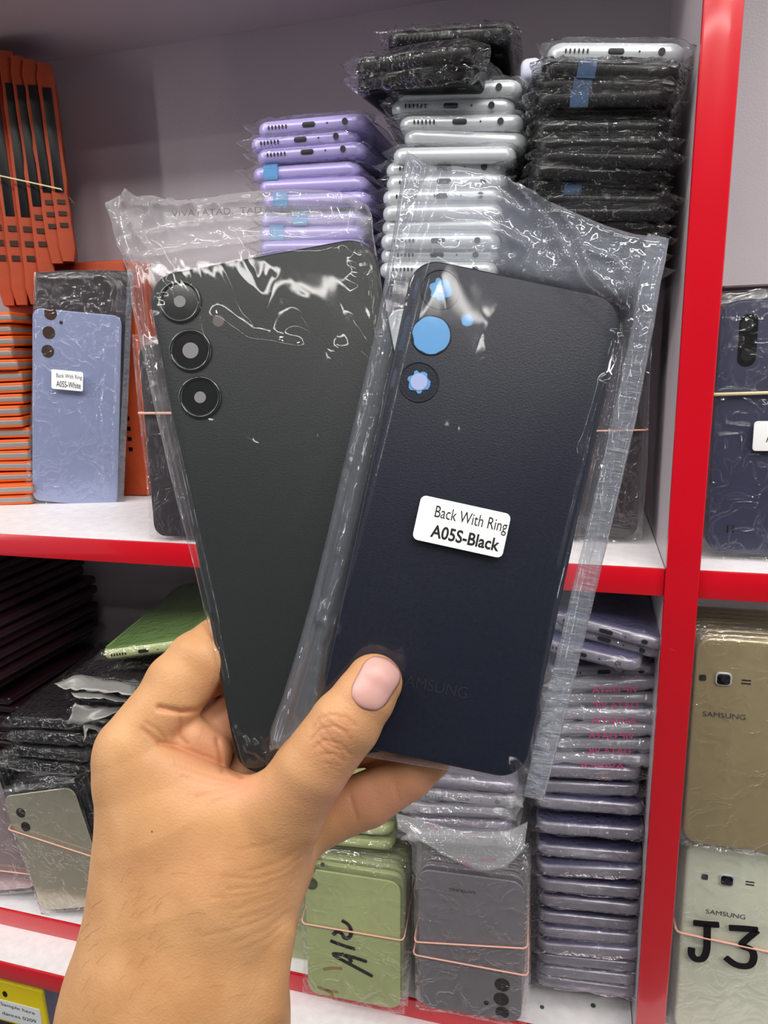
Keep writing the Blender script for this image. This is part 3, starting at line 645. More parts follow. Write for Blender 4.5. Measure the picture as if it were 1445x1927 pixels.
# black banded bundle on the shelf edge, left of the held bags
bl = P(292, 1022, .4520); bl.z = ZM+.0045
fr, m = bundle(lambda k: make_stand('phone_cover', 'darkpack' if k == 0 else 'black', .0740, .140, .0018 if k == 0 else .005, (), 250+k, amp=.0012), 5, bl, R(3), R(1.5), 0, .0070,
    'dark phone back in clear film at the shelf edge, left of the held bags', 'dark phone back at the shelf edge left of the held bags, %s in line', 'dark phone backs at the shelf edge', seed=8)
ring_band(m, .074, .034, on_plate(m, 280, 777)[1], on_plate(m, 360, 777)[1], r=.0009, label='salmon rubber band round the dark bundle left of the held bags')
# bundles that carry the columns
for (x, w_, nm, lab, n_) in ((-.2235, .075, 'lilac', 'left lilac', 6), (-.127, .075, 'silver', 'middle silver', 6)):
    bundle(lambda k: make_stand('phone_cover', nm, w_, .158, .005, (), 260+k), n_, Vector((x, .474, ZM+.0045)), R(2), 0, 0, .0068,
        'upright %s phone back, front of the bundle carrying the %s stack' % (nm, lab), 'upright phone back under the '+lab+' stack, %s in line', 'upright backs under the %s stack' % lab, seed=9)
bl = P(1130, 1008, .520); bl = Vector((-.0345, .500, ZM+.0045))
fr, m = bundle(lambda k: make_stand('phone_cover', 'darkpack' if k == 0 else 'black', .0745, .158, .0018 if k == 0 else .005, (), 270+k, amp=.0022), 8, bl, R(4), R(1), 0, .0070,
    'dark mirror-like phone back under the tall black stack, front one', 'dark phone back under the tall black stack, %s from the front', 'dark phone backs under the tall black stack', seed=10)
ring_band(m, .0745, .055, on_plate(m, 1160, 812)[1], on_plate(m, 1225, 808)[1], label='pink rubber band round the dark bundle beside the red divider')
o = obj('crumpled_film_ball', xf(slab(.012, .02, .012, .004, .004), Matrix.Identity(4)), 'crumple'); o.location = P(1000, 138, .49)+Vector((0, 0, -.006)); tag(o, 'small ball of crumpled white film wedged between the silver and black stacks', 'film')
# ---------------------------------------------------------------- right bays
nl = P(1328, 1036, .4760); nl.z = ZM+.004
fr, m = bundle(lambda k: make_stand('phone_case', 'navy_case', .0790, .1560, .0042, (), 280+k, amp=.0010, rc=.012, re=.002, mt=.005), 6, nl, R(1), R(2), R(.5), .0068,
    'dark navy phone case in clear film with a white paper label, front of its bundle', 'dark navy phone case, %s from the front of the labelled bundle', 'navy phone cases in the right bay', seed=12, cat='phone case')
c = on_plate(m, 1407, 640); obj('camera_opening', xf(slab(.0105, .0310, .0009, .005, .0003, c[0], c[1], -.0004), UP), 'lens', fr)
for v in (612, 668): c = on_plate(m, 1406, v); obj('camera_lens', xf(disc(c[0], c[1], 0, .0008, .0036), UP), 'dark', fr)
for u in (1369, 1379): c = on_plate(m, u, 995); obj('speaker_slot', xf(slab(.0011, .0052, .0006, .0005, .0001, c[0], c[1], -.0003), UP), 'dark', fr)
c = on_plate(m, 1412, 847); lbm = Matrix.Translation((0, -.0042, 0)) @ UP @ Matrix.Translation((c[0], c[1], 0))
lb = obj('paper_label', xf(slab(.034, .0180, .0002, .002, .00005, .017, .009), lbm), 'label', fr)
obj('label_print', xf(text('A01 CORE', .024, .0060), lbm @ Matrix.Translation((.0072, .0052, .0003))), 'ink', lb)
c = on_plate(m, 1434, 762); obj('wordmark', xf(text('SAMSUNG', .022, .0034), Matrix.Translation((0, -.0004, 0)) @ UP @ Matrix.Translation((c[0], c[1], 0))), 'silver', fr)
ring_band(m, .079, .040, on_plate(m, 1345, 742)[1], on_plate(m, 1445, 736)[1], r=.0010, mt='bandcream', label='cream rubber band round the navy phone cases')
o = empty('flat_packet'); obj('packet_body', slab(.11, .12, .003, .004, .001, .055, .06), 'darkpack', o); o.location = (m.to_translation().x-.003, .486, ZM+.1655); tag(o, 'thin dark red-brown packet lying on top of the navy cases', 'packet'); o.children[0].data.materials[0] = M['maroon']
def phone_j(color, w, h, m_pix, loc, seed, n, lf, lr, group, rz=0, pitch=.0062, jit=.001):
    return bundle(lambda k: make_stand('phone_cover', color, w, h, .0052, (), seed+k, amp=.0010, rc=.010, re=.003, mt=.003), n, loc, rz, R(1), 0, pitch, lf, lr, group, seed=seed, jit=jit)
def camera_block(fr, m, cu, cv, fu, fv, su, sv, s=.0072):
    c = on_plate(m, cu, cv); a = obj('camera_bump', xf(slab(s*1.35, s*1.25, .0012, .0026, .0004, c[0], c[1], 0), UP), 'silver', fr)
    obj('camera_glass', xf(slab(s*1.08, s*1.0, .0006, .002, .0002, c[0], c[1], .001), UP), 'lens', a); obj('lens_centre', xf(disc(c[0], c[1], .0014, .0018, .0018), UP), 'wordmark', a)
    c = on_plate(m, fu, fv); obj('flash_window', xf(slab(.0042, .0042, .0005, .001, .0001, c[0], c[1], -.0001), UP), 'wordmark', fr)
    c = on_plate(m, su, sv); obj('speaker_slot', xf(join(slab(.0056, .0009, .0004, .0003, .0001, c[0], c[1]+.0010, -.0001), slab(.0056, .0009, .0004, .0003, .0001, c[0], c[1]-.0012, -.0001)), UP), 'dark', fr)
jl = P(1268, 1925, .468); jl.z = ZL+.004
fr, m = phone_j('cream', .0770, .1600, None, jl, 300, 6, 'cream phone back with large black handwriting and camera, below the gold one', 'cream phone back in the handwritten bundle, %s from the front', 'cream phone backs in the lower right bay', R(1))
camera_block(fr, m, 1367, 1655, 1326, 1650, 1411, 1662)
c = on_plate(m, 1328, 1718); obj('wordmark', xf(text('SAMSUNG', .0255, .0036), Matrix.Translation((0, -.0004, 0)) @ UP @ Matrix.Translation((c[0], c[1], 0))), 'greyword', fr)
X2 = lambda L: [(960+x/2.979, 1480+y/2.979) for x, y in L]
obj('handwriting', strokes(m, [X2([(1020, 740), (1090, 748), (1166, 752)]), X2([(1098, 750), (1098, 830), (1096, 900), (1075, 945), (1030, 945), (1008, 915), (1012, 878)]), X2([(1218, 768), (1300, 772), (1382, 780)]), X2([(1378, 782), (1325, 825), (1278, 868), (1345, 885), (1362, 930), (1340, 985), (1260, 980), (1198, 932)])], .0050, .0040), 'marker', fr)
ring_band(m, .077, .035, on_plate(m, 1262, 1745)[1], on_plate(m, 1445, 1787)[1], r=.0008, label='frayed orange rubber band round the cream phone backs', off=.0036)
gl = P(1284, 1590, .4600); gl.z = m.to_translation().z+.1600+.0065
fr, m = phone_j('gold', .0770, .1500, None, gl, 310, 8, 'champagne gold phone back with camera and wordmark, front of its bundle', 'champagne gold phone back, %s from the front of the gold bundle', 'gold phone backs in the lower right bay', R(1), .0078, .002)
camera_block(fr, m, 1361, 1277, 1322, 1275, 1404, 1283)
c = on_plate(m, 1322, 1347); obj('wordmark', xf(text('SAMSUNG', .0255, .0036), Matrix.Translation((0, -.0004, 0)) @ UP @ Matrix.Translation((c[0], c[1], 0))), 'greyword', fr)
# yellow pouches under the base board
for i, (u0, v0, u1, v1, Y) in enumerate(((-70, 1960, 84, 1860, .452), (-66, 1930, 72, 1838, .468))):
    a = P(u0, v1+10, Y); b = P(u1, v1, Y); bl = Vector((a.x, Y, b.z-.13)); r = empty('yellow_pouch', bl); w_ = b.x-a.x
    obj('pouch_body', xf(slab(w_, .13, .004, .003, .0015, w_/2, .065), UP), 'yellow', r)
    obj('paper_panel', xf(slab(w_*.95, .024, .0008, .002, .0002, w_/2-.003, .096, .0038), UP), 'whitepaper', r)
    obj('lower_panel', xf(slab(w_*.98, .080, .0008, .002, .0002, w_/2, .042, .0038), UP), 'darkpack', r)
    if i == 0:
        obj('printed_text', xf(join(xf(text('Sample here', .040, .0052), Matrix.Translation((w_-.052, .1005, .0048)) @ Matrix.Rotation(R(-2), 4, 'Z')), xf(text('dances 0209', .040, .0040), Matrix.Translation((w_-.052, .0905, .0048)))), UP), 'ink', r)
    obj('drop_mark', xf(join(disc(w_-.045, .116, .004, .0044, .0034, sx=.8)), UP), 'dark', r)
    tag(r, ['yellow pouch with white printed panel hanging under the lower left shelf, nearest', 'yellow pouch just behind the nearest one under the lower left shelf'][i], 'pouch', 'yellow pouches under the shelf')
# ---------------------------------------------------------------- held bags; frames face the camera, x right, y up, z towards the viewer
def held_frame(name, cu, cv, d, ang, tx=0, ty=0):
    m = Matrix.Translation(Cc(cu, cv, d)) @ RM.to_4x4() @ Matrix.Rotation(R(ang), 4, 'Z') @ Matrix.Rotation(R(tx), 4, 'X') @ Matrix.Rotation(R(ty), 4, 'Y')
    o = empty(name); o.matrix_world = m; o.location = m.to_translation(); o.rotation_euler = m.to_euler(); return o, m
def loc_on(m, u, v, z=0):
    n = (m.to_3x3() @ Vector((0, 0, 1))); p = hit(u, v, m @ Vector((0, 0, z)), n); q = m.inverted() @ p; return (q.x, q.y)
def milky(o, fn):
    me = o.data; a = me.attributes.new('milk', 'FLOAT', 'POINT'); a.data.foreach_set('value', [fn(v.co.x, v.co.y) for v in me.vertices]); return o
def poly(m, L): return [loc_on(m, u, v) for u, v in L]
def nplate(m, TLp, TRp, BLp, BRp, t, rc, re):
    """rounded plate through four corner points in a held frame"""
    c = [Vector(loc_on(m, *p)) for p in (TLp, TRp, BLp, BRp)]; w = (c[1]-c[0]).length; h = (c[0]-c[2]).length
    return c, w, h
# --- bag with the black back showing its camera rings (left)
hA, mA = held_frame('bagged_phone_cover', 566, 948, .2515, 10.6)
c = [Vector(loc_on(mA, *p)) for p in ((262, 520), (695, 446), (460, 1462), (886, 1386))]
cx_, cy_ = sum(q.x for q in c)/4, sum(q.y for q in c)/4; w_ = ((c[1].x-c[0].x)+(c[3].x-c[2].x))/2; h_ = ((c[0].y-c[2].y)+(c[1].y-c[3].y))/2
print('A', w_, h_, c)
def outside(x, y, cx0, cy0, w0, h0):
    dx = max(0, abs(x-cx0)-w0/2); dy = max(0, abs(y-cy0)-h0/2); return min(1, math.hypot(dx, dy)/.004)
plA_ = (cx_, cy_, w_, h_)
plA = obj('back_plate', slab(w_, h_, .0022, .0105, .0010, cx_, cy_, -.0022, 10), 'black_back', hA)
for (u, v, rr, rd) in ((339, 568, 37, 11), (359, 660, 37, 15), (377, 748, 37, 11)):
    x, y = loc_on(mA, u, v); k = .2515/F
    g = obj('camera_ring', join(torus(x, y, .0004, rr*k, .0007), disc(x, y, -.0003, .0002, rr*k*.98, 40)), 'lensring', hA)
    obj('lens_centre', disc(x, y, .0001, .0005, rd*k, 24), 'dot', g)
x, y = loc_on(mA, 411, 604); obj('flash_opening', disc(x, y, -.0003, .0001, 11*.2515/F, 20), 'dotbrown', hA)
TA = [(205, 385), (222, 372), (246, 362), (262, 372), (290, 368), (330, 378), (380, 374), (430, 366), (480, 360), (540, 356), (610, 358), (660, 366), (692, 390), (700, 405)]
BA = [(457, 1443), (480, 1446), (520, 1440), (600, 1430), (700, 1410), (800, 1395), (893, 1372)]
LA = [(205, 385), (210, 420), (222, 465), (238, 500), (246, 535), (255, 600), (276, 690), (300, 800), (332, 935), (370, 1080), (400, 1210), (430, 1335), (457, 1443)]
RA = [(700, 405), (702, 440), (712, 500), (724, 580), (745, 690), (780, 850), (820, 1030), (860, 1210), (893, 1372)]
kA = .2515/F
rdg = []
for (L_, a_, w2) in (([(228, 470), (330, 440), (450, 425), (560, 428), (700, 432)], .0014, .0009), ([(235, 500), (340, 482), (470, 462), (600, 462), (690, 440)], .0016, .0010),
        ([(240, 400), (330, 400), (450, 392), (600, 388), (690, 405)], .0020, .0012), ([(212, 400), (240, 440), (262, 500), (285, 560)], .0030, .0016), ([(245, 365), (250, 420), (280, 470)], .0028, .0013),
        ([(330, 380), (280, 430), (262, 470)], .0022, .0010), ([(640, 375), (670, 420), (690, 470)], .0024, .0012), ([(692, 390), (660, 440), (700, 500)], .0018, .0010),
        ([(262, 540), (300, 700), (352, 930), (400, 1130), (430, 1280)], .0016, .0007), ([(275, 560), (312, 730), (365, 960), (412, 1170)], .0012, .0006), ([(252, 560), (290, 740), (342, 960), (392, 1160), (440, 1370)], .0014, .0006),
        ([(415, 600), (470, 640), (560, 655)], .0004, .0022), ([(400, 800), (500, 850), (600, 830)], .0003, .0022), ([(700, 520), (712, 640)], .0014, .0008),
        ([(690, 760), (600, 900), (560, 1000)], .0004, .0026), ([(640, 660), (560, 800)], .0003, .003)):
    rdg.append((poly(mA, L_), a_, w2))
crA_px = poly(mA, [(228, 420), (248, 480), (262, 540)]); crA_t = poly(mA, [(240, 400), (330, 415), (420, 405)]); crA_r = poly(mA, [(655, 420), (690, 450), (700, 520)]); crA_b = poly(mA, [(450, 1380), (500, 1420)])
def crA(x, y):
    d = min(segd(x, y, crA_px)/.0075, segd(x, y, crA_t)/.006, segd(x, y, crA_r)/.005, segd(x, y, crA_b)/.006); return .0024*math.exp(-d*d)+.0008*outside(x, y, *plA_)
vf = sheet_pair(poly(mA, TA), poly(mA, BA), poly(mA, LA), poly(mA, RA), .0024, .0040, .00030, 3, 150, 230, margin=.02, fs=(38, 14), ridges=rdg, crumple=crA)
milky(obj('plastic_bag', ([(x, y, z+(-.0010 if z < 0 else .0002)) for x, y, z in vf[0]], vf[1]), 'filmA', hA), lambda x, y: .8*outside(x, y, *plA_)*(1 if y > plA_[1]+plA_[3]/2 else .35))
zp = poly(mA, [(232, 455), (330, 430), (450, 412), (560, 412), (698, 420)]); 
obj('zip_strip', tube([(x, y, .0038) for x, y in zp], .0005), 'film_milky', hA)
pr_ = loc_on(mA, 330, 418); ptx = xf(text('VIVATATAD.  TAD.ATAV', .042, .0022), Matrix.Translation((pr_[0], pr_[1], .0044)) @ Matrix.Rotation(R(-8), 4, 'Z')); obj('bag_print', ptx, 'dotbrown', hA)
tag(hA, 'left held bag with a charcoal phone back showing three camera rings', 'phone back')
# --- bag with the labelled back (right)
hB, mB = held_frame('bagged_phone_cover', 880, 965, .2395, -11.9)
c = [Vector(loc_on(mB, *p)) for p in ((782, 470), (1172, 575), (590, 1385), (985, 1475))]
cx_, cy_ = sum(q.x for q in c)/4, sum(q.y for q in c)/4; w_ = ((c[1].x-c[0].x)+(c[3].x-c[2].x))/2; h_ = ((c[0].y-c[2].y)+(c[1].y-c[3].y))/2
print('B', w_, h_, c)
obj('back_plate', slab(w_, h_, .0022, .0095, .0010, cx_, cy_, -.0022, 10), 'navy_back', hB)
kB = .2395/F; plB_ = (cx_, cy_, w_, h_)
def star(x, y, r, seed, z0, z1, n=26, notch=.22):
    rd = random.Random(seed); rr = [r*(1-notch*(1 if (i//2) % 2 else 0)*rd.uniform(.3, 1)) for i in range(n)]
    return rings([[(x+rr[i]*math.cos(2*math.pi*i/n), y+rr[i]*math.sin(2*math.pi*i/n), z) for i in range(n)] for z in (z0, z1)])
for (u, v, rr, sd, nt_, dr) in ((829, 545, 22, 1, .26, 8), (811, 631, 37, 2, .10, 0), (788, 719, 22, 3, .26, 16)):
    x, y = loc_on(mB, u, v); a = obj('camera_ring', join(torus(x, y, .0001, 37*kB, .0003), disc(x, y, -.0003, .00008, 37*kB, 40)), 'navy_back', hB)
    obj('blue_film', star(x, y, rr*kB, sd, 0, .0003, notch=nt_), 'bluetape', a)
    if dr: obj('lens_centre', disc(x, y, 0, .0005, dr*kB, 20), 'lilacdot', a)
x, y = loc_on(mB, 879, 603); obj('flash_opening', disc(x, y, -.0003, .0001, 11*kB, 20), 'bluetape', hB)
x, y = loc_on(mB, 748, 1288); obj('embossed_wordmark', xf(text('SAMSUNG', 132*kB, 22*kB), Matrix.Translation((x, y, .0002)) @ Matrix.Rotation(R(0), 4, 'Z')), 'wordmark', hB)
TB = [(765, 285), (790, 300), (815, 312), (860, 312), (905, 320), (945, 336), (985, 355), (1030, 378), (1085, 402), (1140, 425), (1190, 440), (1258, 450)]
RB = [(1258, 450), (1252, 490), (1240, 545), (1232, 600), (1215, 690), (1196, 790), (1168, 910), (1140, 1030), (1108, 1160), (1078, 1290), (1050, 1400), (1022, 1506)]
BB_ = [(506, 1412), (560, 1404), (620, 1410), (690, 1424), (760, 1436), (850, 1450), (940, 1466), (975, 1495), (1022, 1506)]
LB = [(765, 285), (755, 340), (742, 430), (722, 540), (700, 650), (672, 770), (640, 900), (615, 1010), (588, 1120), (560, 1220), (532, 1310), (508, 1375), (506, 1412)]
rdg = []
for (L_, a_, w2) in (([(828, 340), (812, 420), (780, 520), (745, 660), (715, 790), (680, 930), (650, 1050), (622, 1140)], .0050, .0020), ([(752, 600), (712, 760), (672, 910), (640, 1040)], .0028, .0010), ([(800, 320), (782, 420), (752, 540), (722, 660), (690, 800), (650, 960), (612, 1110)], .0026, .0009),
        ([(770, 470), (735, 620), (700, 760), (662, 900), (630, 1030), (600, 1160), (560, 1290), (530, 1390)], .0022, .0010),
        ([(940, 338), (985, 390), (1030, 440), (1060, 500), (1095, 550), (1140, 580), (1165, 600)], .0034, .0013), ([(965, 345), (1030, 400), (1075, 450), (1100, 520), (1150, 570)], .0028, .0010),
        ([(1100, 480), (1150, 500), (1175, 540), (1165, 600), (1172, 660)], .0022, .0010), ([(1190, 500), (1180, 560), (1172, 640), (1160, 740), (1140, 860), (1110, 1000), (1080, 1130), (1050, 1260), (1020, 1400)], .0026, .0011),
        ([(1160, 640), (1120, 800), (1085, 960), (1040, 1160), (1010, 1330)], .0016, .0011), ([(1130, 720), (1090, 860), (1040, 1060)], .0012, .0012), ([(604, 1160), (620, 1175), (612, 1200)], .0030, .0012), ([(622, 1150), (608, 1210), (600, 1290), (590, 1370)], .0020, .0009),
        ([(745, 1100), (765, 1180), (770, 1240)], .0007, .0030), ([(830, 420), (900, 430), (980, 470)], .0016, .0022), ([(850, 380), (930, 380), (1000, 420)], .0014, .0020),
        ([(905, 690), (1000, 780), (1120, 720)], .0002, .0060), ([(840, 820), (1000, 880), (1080, 860)], .0005, .0045), ([(820, 1120), (900, 1180), (960, 1100)], .0004, .0050), ([(1000, 1300), (940, 1380), (880, 1420)], .0005, .0040),
        ([(960, 1430), (1000, 1475), (1015, 1500)], .0026, .0012), ([(1060, 480), (1070, 520), (1085, 560)], .0020, .0010)):
    rdg.append((poly(mB, L_), a_, w2))
crB_1 = poly(mB, [(600, 1160), (622, 1178)]); crB_2 = poly(mB, [(1165, 560), (1180, 640)]); crB_3 = poly(mB, [(510, 1400), (560, 1390)]); crB_4 = poly(mB, [(735, 560), (690, 740), (650, 900)])
def crB(x, y):
    d = min(segd(x, y, crB_1)/.0035, segd(x, y, crB_2)/.004, segd(x, y, crB_3)/.004, segd(x, y, crB_4)/.0018); return .0022*math.exp(-d*d)+.0008*outside(x, y, *plB_)
vf = sheet_pair(poly(mB, TB), poly(mB, BB_), poly(mB, LB), poly(mB, RB), .0024, .0034, .00040, 13, 170, 230, margin=.03, fs=(26, 11), ridges=rdg, crumple=crB)
milky(obj('plastic_bag', ([(x, y, z+(-.0004 if z < 0 else .0002)) for x, y, z in vf[0]], vf[1]), 'filmB', hB), lambda x, y: 1.0*outside(x, y, *plB_)*(1 if y > plB_[1]+plB_[3]/2 else .45))
# sealed strips along the bag's edges
def strip(m, La, Lb, z=.0006, n=60, wob=.0002):
    A = resample(poly(m, La), n); B = resample(poly(m, Lb), n); V = []
    for j in range(n):
        for i in range(5):
            s = i/4; V.append((A[j][0]*(1-s)+B[j][0]*s, A[j][1]*(1-s)+B[j][1]*s, z+wob*math.sin(j*1.9)*(1 if i % 2 else -1)))
    nn = len(V); V += [(x, y, q-.0005) for x, y, q in V]
    Fc = []
    for j in range(n-1):
        for i in range(4):
            a = j*5+i; Fc.append((a, a+1, a+6, a+5)); Fc.append((nn+a, nn+a+5, nn+a+6, nn+a+1))
    for j in range(n-1):
        a = j*5; Fc.append((a, a+5, nn+a+5, nn+a)); a += 4; Fc.append((a, nn+a, nn+a+5, a+5))
    return V, Fc
obj('sealed_edge', strip(mB, [(1218, 440), (1205, 520), (1190, 610), (1150, 800), (1100, 1010), (1050, 1220), (1005, 1400), (985, 1498)], [(1258, 450), (1240, 545), (1232, 600), (1196, 790), (1140, 1030), (1078, 1290), (1050, 1400), (1022, 1506)]), 'seal', hB)
obj('sealed_edge', strip(mB, [(765, 285), (752, 360), (738, 450), (720, 550)], [(812, 312), (778, 380), (752, 460), (724, 560)]), 'seal', hB)
# label with its print
a = loc_on(mB, 788, 930); b = loc_on(mB, 957, 967); d_ = loc_on(mB, 775, 1014); zt = .0034
lw = math.dist(a, b); lh = math.dist(a, d_); k_ = (.2395-zt)/.2395; a = loc_on(mB, 788, 930, zt); b = loc_on(mB, 957, 967, zt); d_ = loc_on(mB, 775, 1014, zt); lw = math.dist(a, b); lh = math.dist(a, d_)
lbm = Matrix.Translation((d_[0], d_[1], zt)) @ Matrix.Rotation(math.atan2(b[1]-a[1], b[0]-a[0]), 4, 'Z')
lb = obj('paper_label', xf(slab(lw, lh, .00018, .0019, .00005, lw/2, lh/2), lbm), 'label', hB)
obj('label_print', join(xf(text('Back With Ring', lw*.80, lh*.34), lbm @ Matrix.Translation((lw*.185, lh*.50, .00026))), xf(text('A05S-Black', lw*.76, lh*.29, bold=.022), lbm @ Matrix.Translation((lw*.185, lh*.13, .00026)))), 'ink', lb)
tag(hB, 'right held bag with a blue-black phone back and white paper label', 'phone back')
# ---------------------------------------------------------------- the hand: one continuous surface
def build_hand():
    S = 3.2; U0, U1, V0, V1, W0, W1 = 40, 900, 1120, 2180, -160, 420
    us = np.arange(U0, U1, S, dtype=np.float32); vs = np.arange(V0, V1, S, dtype=np.float32); ws = np.arange(W0, W1, S, dtype=np.float32)
    U, V, Wd = np.meshgrid(us, vs, ws, indexing='ij')
    def cone(a, b, ra, rb, zs=1.0):
        ax = np.array(a, np.float32); bx = np.array(b, np.float32); d = bx-ax; d = d.copy(); d[2] /= zs; L2 = float((d*d).sum())+1e-6
        pu, pv, pw = U-ax[0], V-ax[1], (Wd-ax[2])/zs
        t = np.clip((pu*d[0]+pv*d[1]+pw*d[2])/L2, 0, 1)
        return (np.sqrt((pu-t*d[0])**2+(pv-t*d[1])**2+(pw-t*d[2])**2)-(ra+(rb-ra)*t))*(1 if zs >= 1 else .85)
    def smin(a, b, k):
        h = np.clip(.5+.5*(b-a)/k, 0, 1); return b*(1-h)+a*h-k*h*(1-h)
    D = None
    def add(k, *args, **kw):
        nonlocal D
        c = cone(*args, **kw); D = c if D is None else smin(D, c, k)
    def chain(k, pts, zs=1.0, k0=None):
        nonlocal D
        c = None
        for (p, ra), (q, rb) in zip(pts, pts[1:]):
            e = cone(p, q, ra, rb, zs); c = e if c is None else smin(c, e, 8)
        D = c if D is None else smin(D, c, k)
    # forearm, wrist, back of the hand
    add(1, (362, 1690, 60), (325, 1930, 66), 186, 205, .66)
    add(60, (325, 1930, 66), (250, 2260, 80), 203, 222, .70)
    add(60, (278, 1480, 40), (355, 1690, 60), 98, 178, .72)
    add(40, (235, 1425, 22), (300, 1560, 40), 60, 110, .9)
    # thumb base and thumb
    add(46, (420, 1690, 36), (525, 1540, -6), 132, 80, .80)
    add(46, (330, 1560, 30), (470, 1540, 10), 90, 72, .8)
    chain(22, [((528, 1532, -10), 77), ((582, 1452, -62), 69), ((650, 1362, -92), 66), ((684, 1315, -97), 57.5), ((703, 1284, -96), 54)])
    # web between thumb and index
    add(40, (258, 1440, 30), (420, 1498, 20), 50, 38, 1.0)
    # palm behind the bags
    add(50, (330, 1500, 90), (500, 1600, 95), 90, 95, .8)
    # index finger
    chain(16, [((243, 1406, 30), 60), ((322, 1312, 40), 60), ((372, 1248, 52), 60), ((410, 1214, 72), 52)])
    chain(8, [((410, 1214, 72), 50), ((520, 1200, 96), 47), ((640, 1196, 86), 42)])
    add(10, (330, 1286, 42), (378, 1262, 80), 58, 58)
    add(12, (350, 1396, 62), (388, 1416, 76), 54, 50)
    # middle, ring and little finger
    chain(10, [((330, 1440, 84), 60), ((386, 1386, 112), 54), ((440, 1352, 124), 52), ((560, 1318, 110), 47), ((680, 1300, 86), 42)])
    chain(10, [((400, 1500, 130), 58), ((500, 1440, 150), 52), ((620, 1410, 120), 47), ((740, 1390, 84), 40)])
    chain(14, [((520, 1590, 96), 62), ((610, 1536, 96), 57), ((690, 1506, 88), 53), ((770, 1462, 72), 44), ((812, 1432, 62), 36)])
    # wrist tendon line and the hollow under the thumb
    add(26, (520, 1760, 10), (500, 1900, 16), 30, 34)
    # surface nets
    neg = D < 0; nx, ny, nz = D.shape
    c = [(i, j, k) for i in (0, 1) for j in (0, 1) for k in (0, 1)]
    def sl(i, j, k): return (slice(i, nx-1+i), slice(j, ny-1+j), slice(k, nz-1+k))
    cnt = sum(neg[sl(*q)].astype(np.int8) for q in c); act = (cnt > 0) & (cnt < 8)
    idx = -np.ones(act.shape, np.int64); pos = np.argwhere(act); idx[act] = np.arange(len(pos))
    acc = np.zeros((len(pos), 3)); num = np.zeros(len(pos)); I, J, K = pos.T
    for a in c:
        for ax in range(3):
            if a[ax]: continue
            b = list(a); b[ax] = 1
            da = D[I+a[0], J+a[1], K+a[2]]; db = D[I+b[0], J+b[1], K+b[2]]; mk = (da < 0) != (db < 0); t = np.where(mk, da/(da-db+1e-12), 0)
            p = np.array(a, float)[None, :]+t[:, None]*(np.array(b)-np.array(a))[None, :]
            acc[mk] += p[mk]; num[mk] += 1
    vert = (pos+acc/num[:, None])*S+np.array([U0, V0, W0])
    faces = []
    for ax in range(3):
        s0 = [slice(0, nx), slice(0, ny), slice(0, nz)]; s1 = list(s0); s0[ax] = slice(0, D.shape[ax]-1); s1[ax] = slice(1, D.shape[ax])
        A = neg[tuple(s0)]; B = neg[tuple(s1)]; e = np.argwhere(A != B); o1, o2 = [x for x in range(3) if x != ax]
        e = e[(e[:, o1] > 0) & (e[:, o2] > 0) & (e[:, o1] < D.shape[o1]-1) & (e[:, o2] < D.shape[o2]-1)]
        fl = A[tuple(e.T)]
        q = []
        for d1, d2 in ((0, 0), (1, 0), (1, 1), (0, 1)):
            g = e.copy(); g[:, o1] -= d1; g[:, o2] -= d2; q.append(idx[tuple(g.T)])
        q = np.stack(q, 1)
        if ax == 1: fl = ~fl
        q[~fl] = q[~fl][:, ::-1]; q = q[(q >= 0).all(1)]; faces.append(q)
    return vert, np.concatenate(faces), (D, U0, V0, W0, S)
hv, hf, HG = build_hand()
def wdepth(w): return .25+w*.25/1340
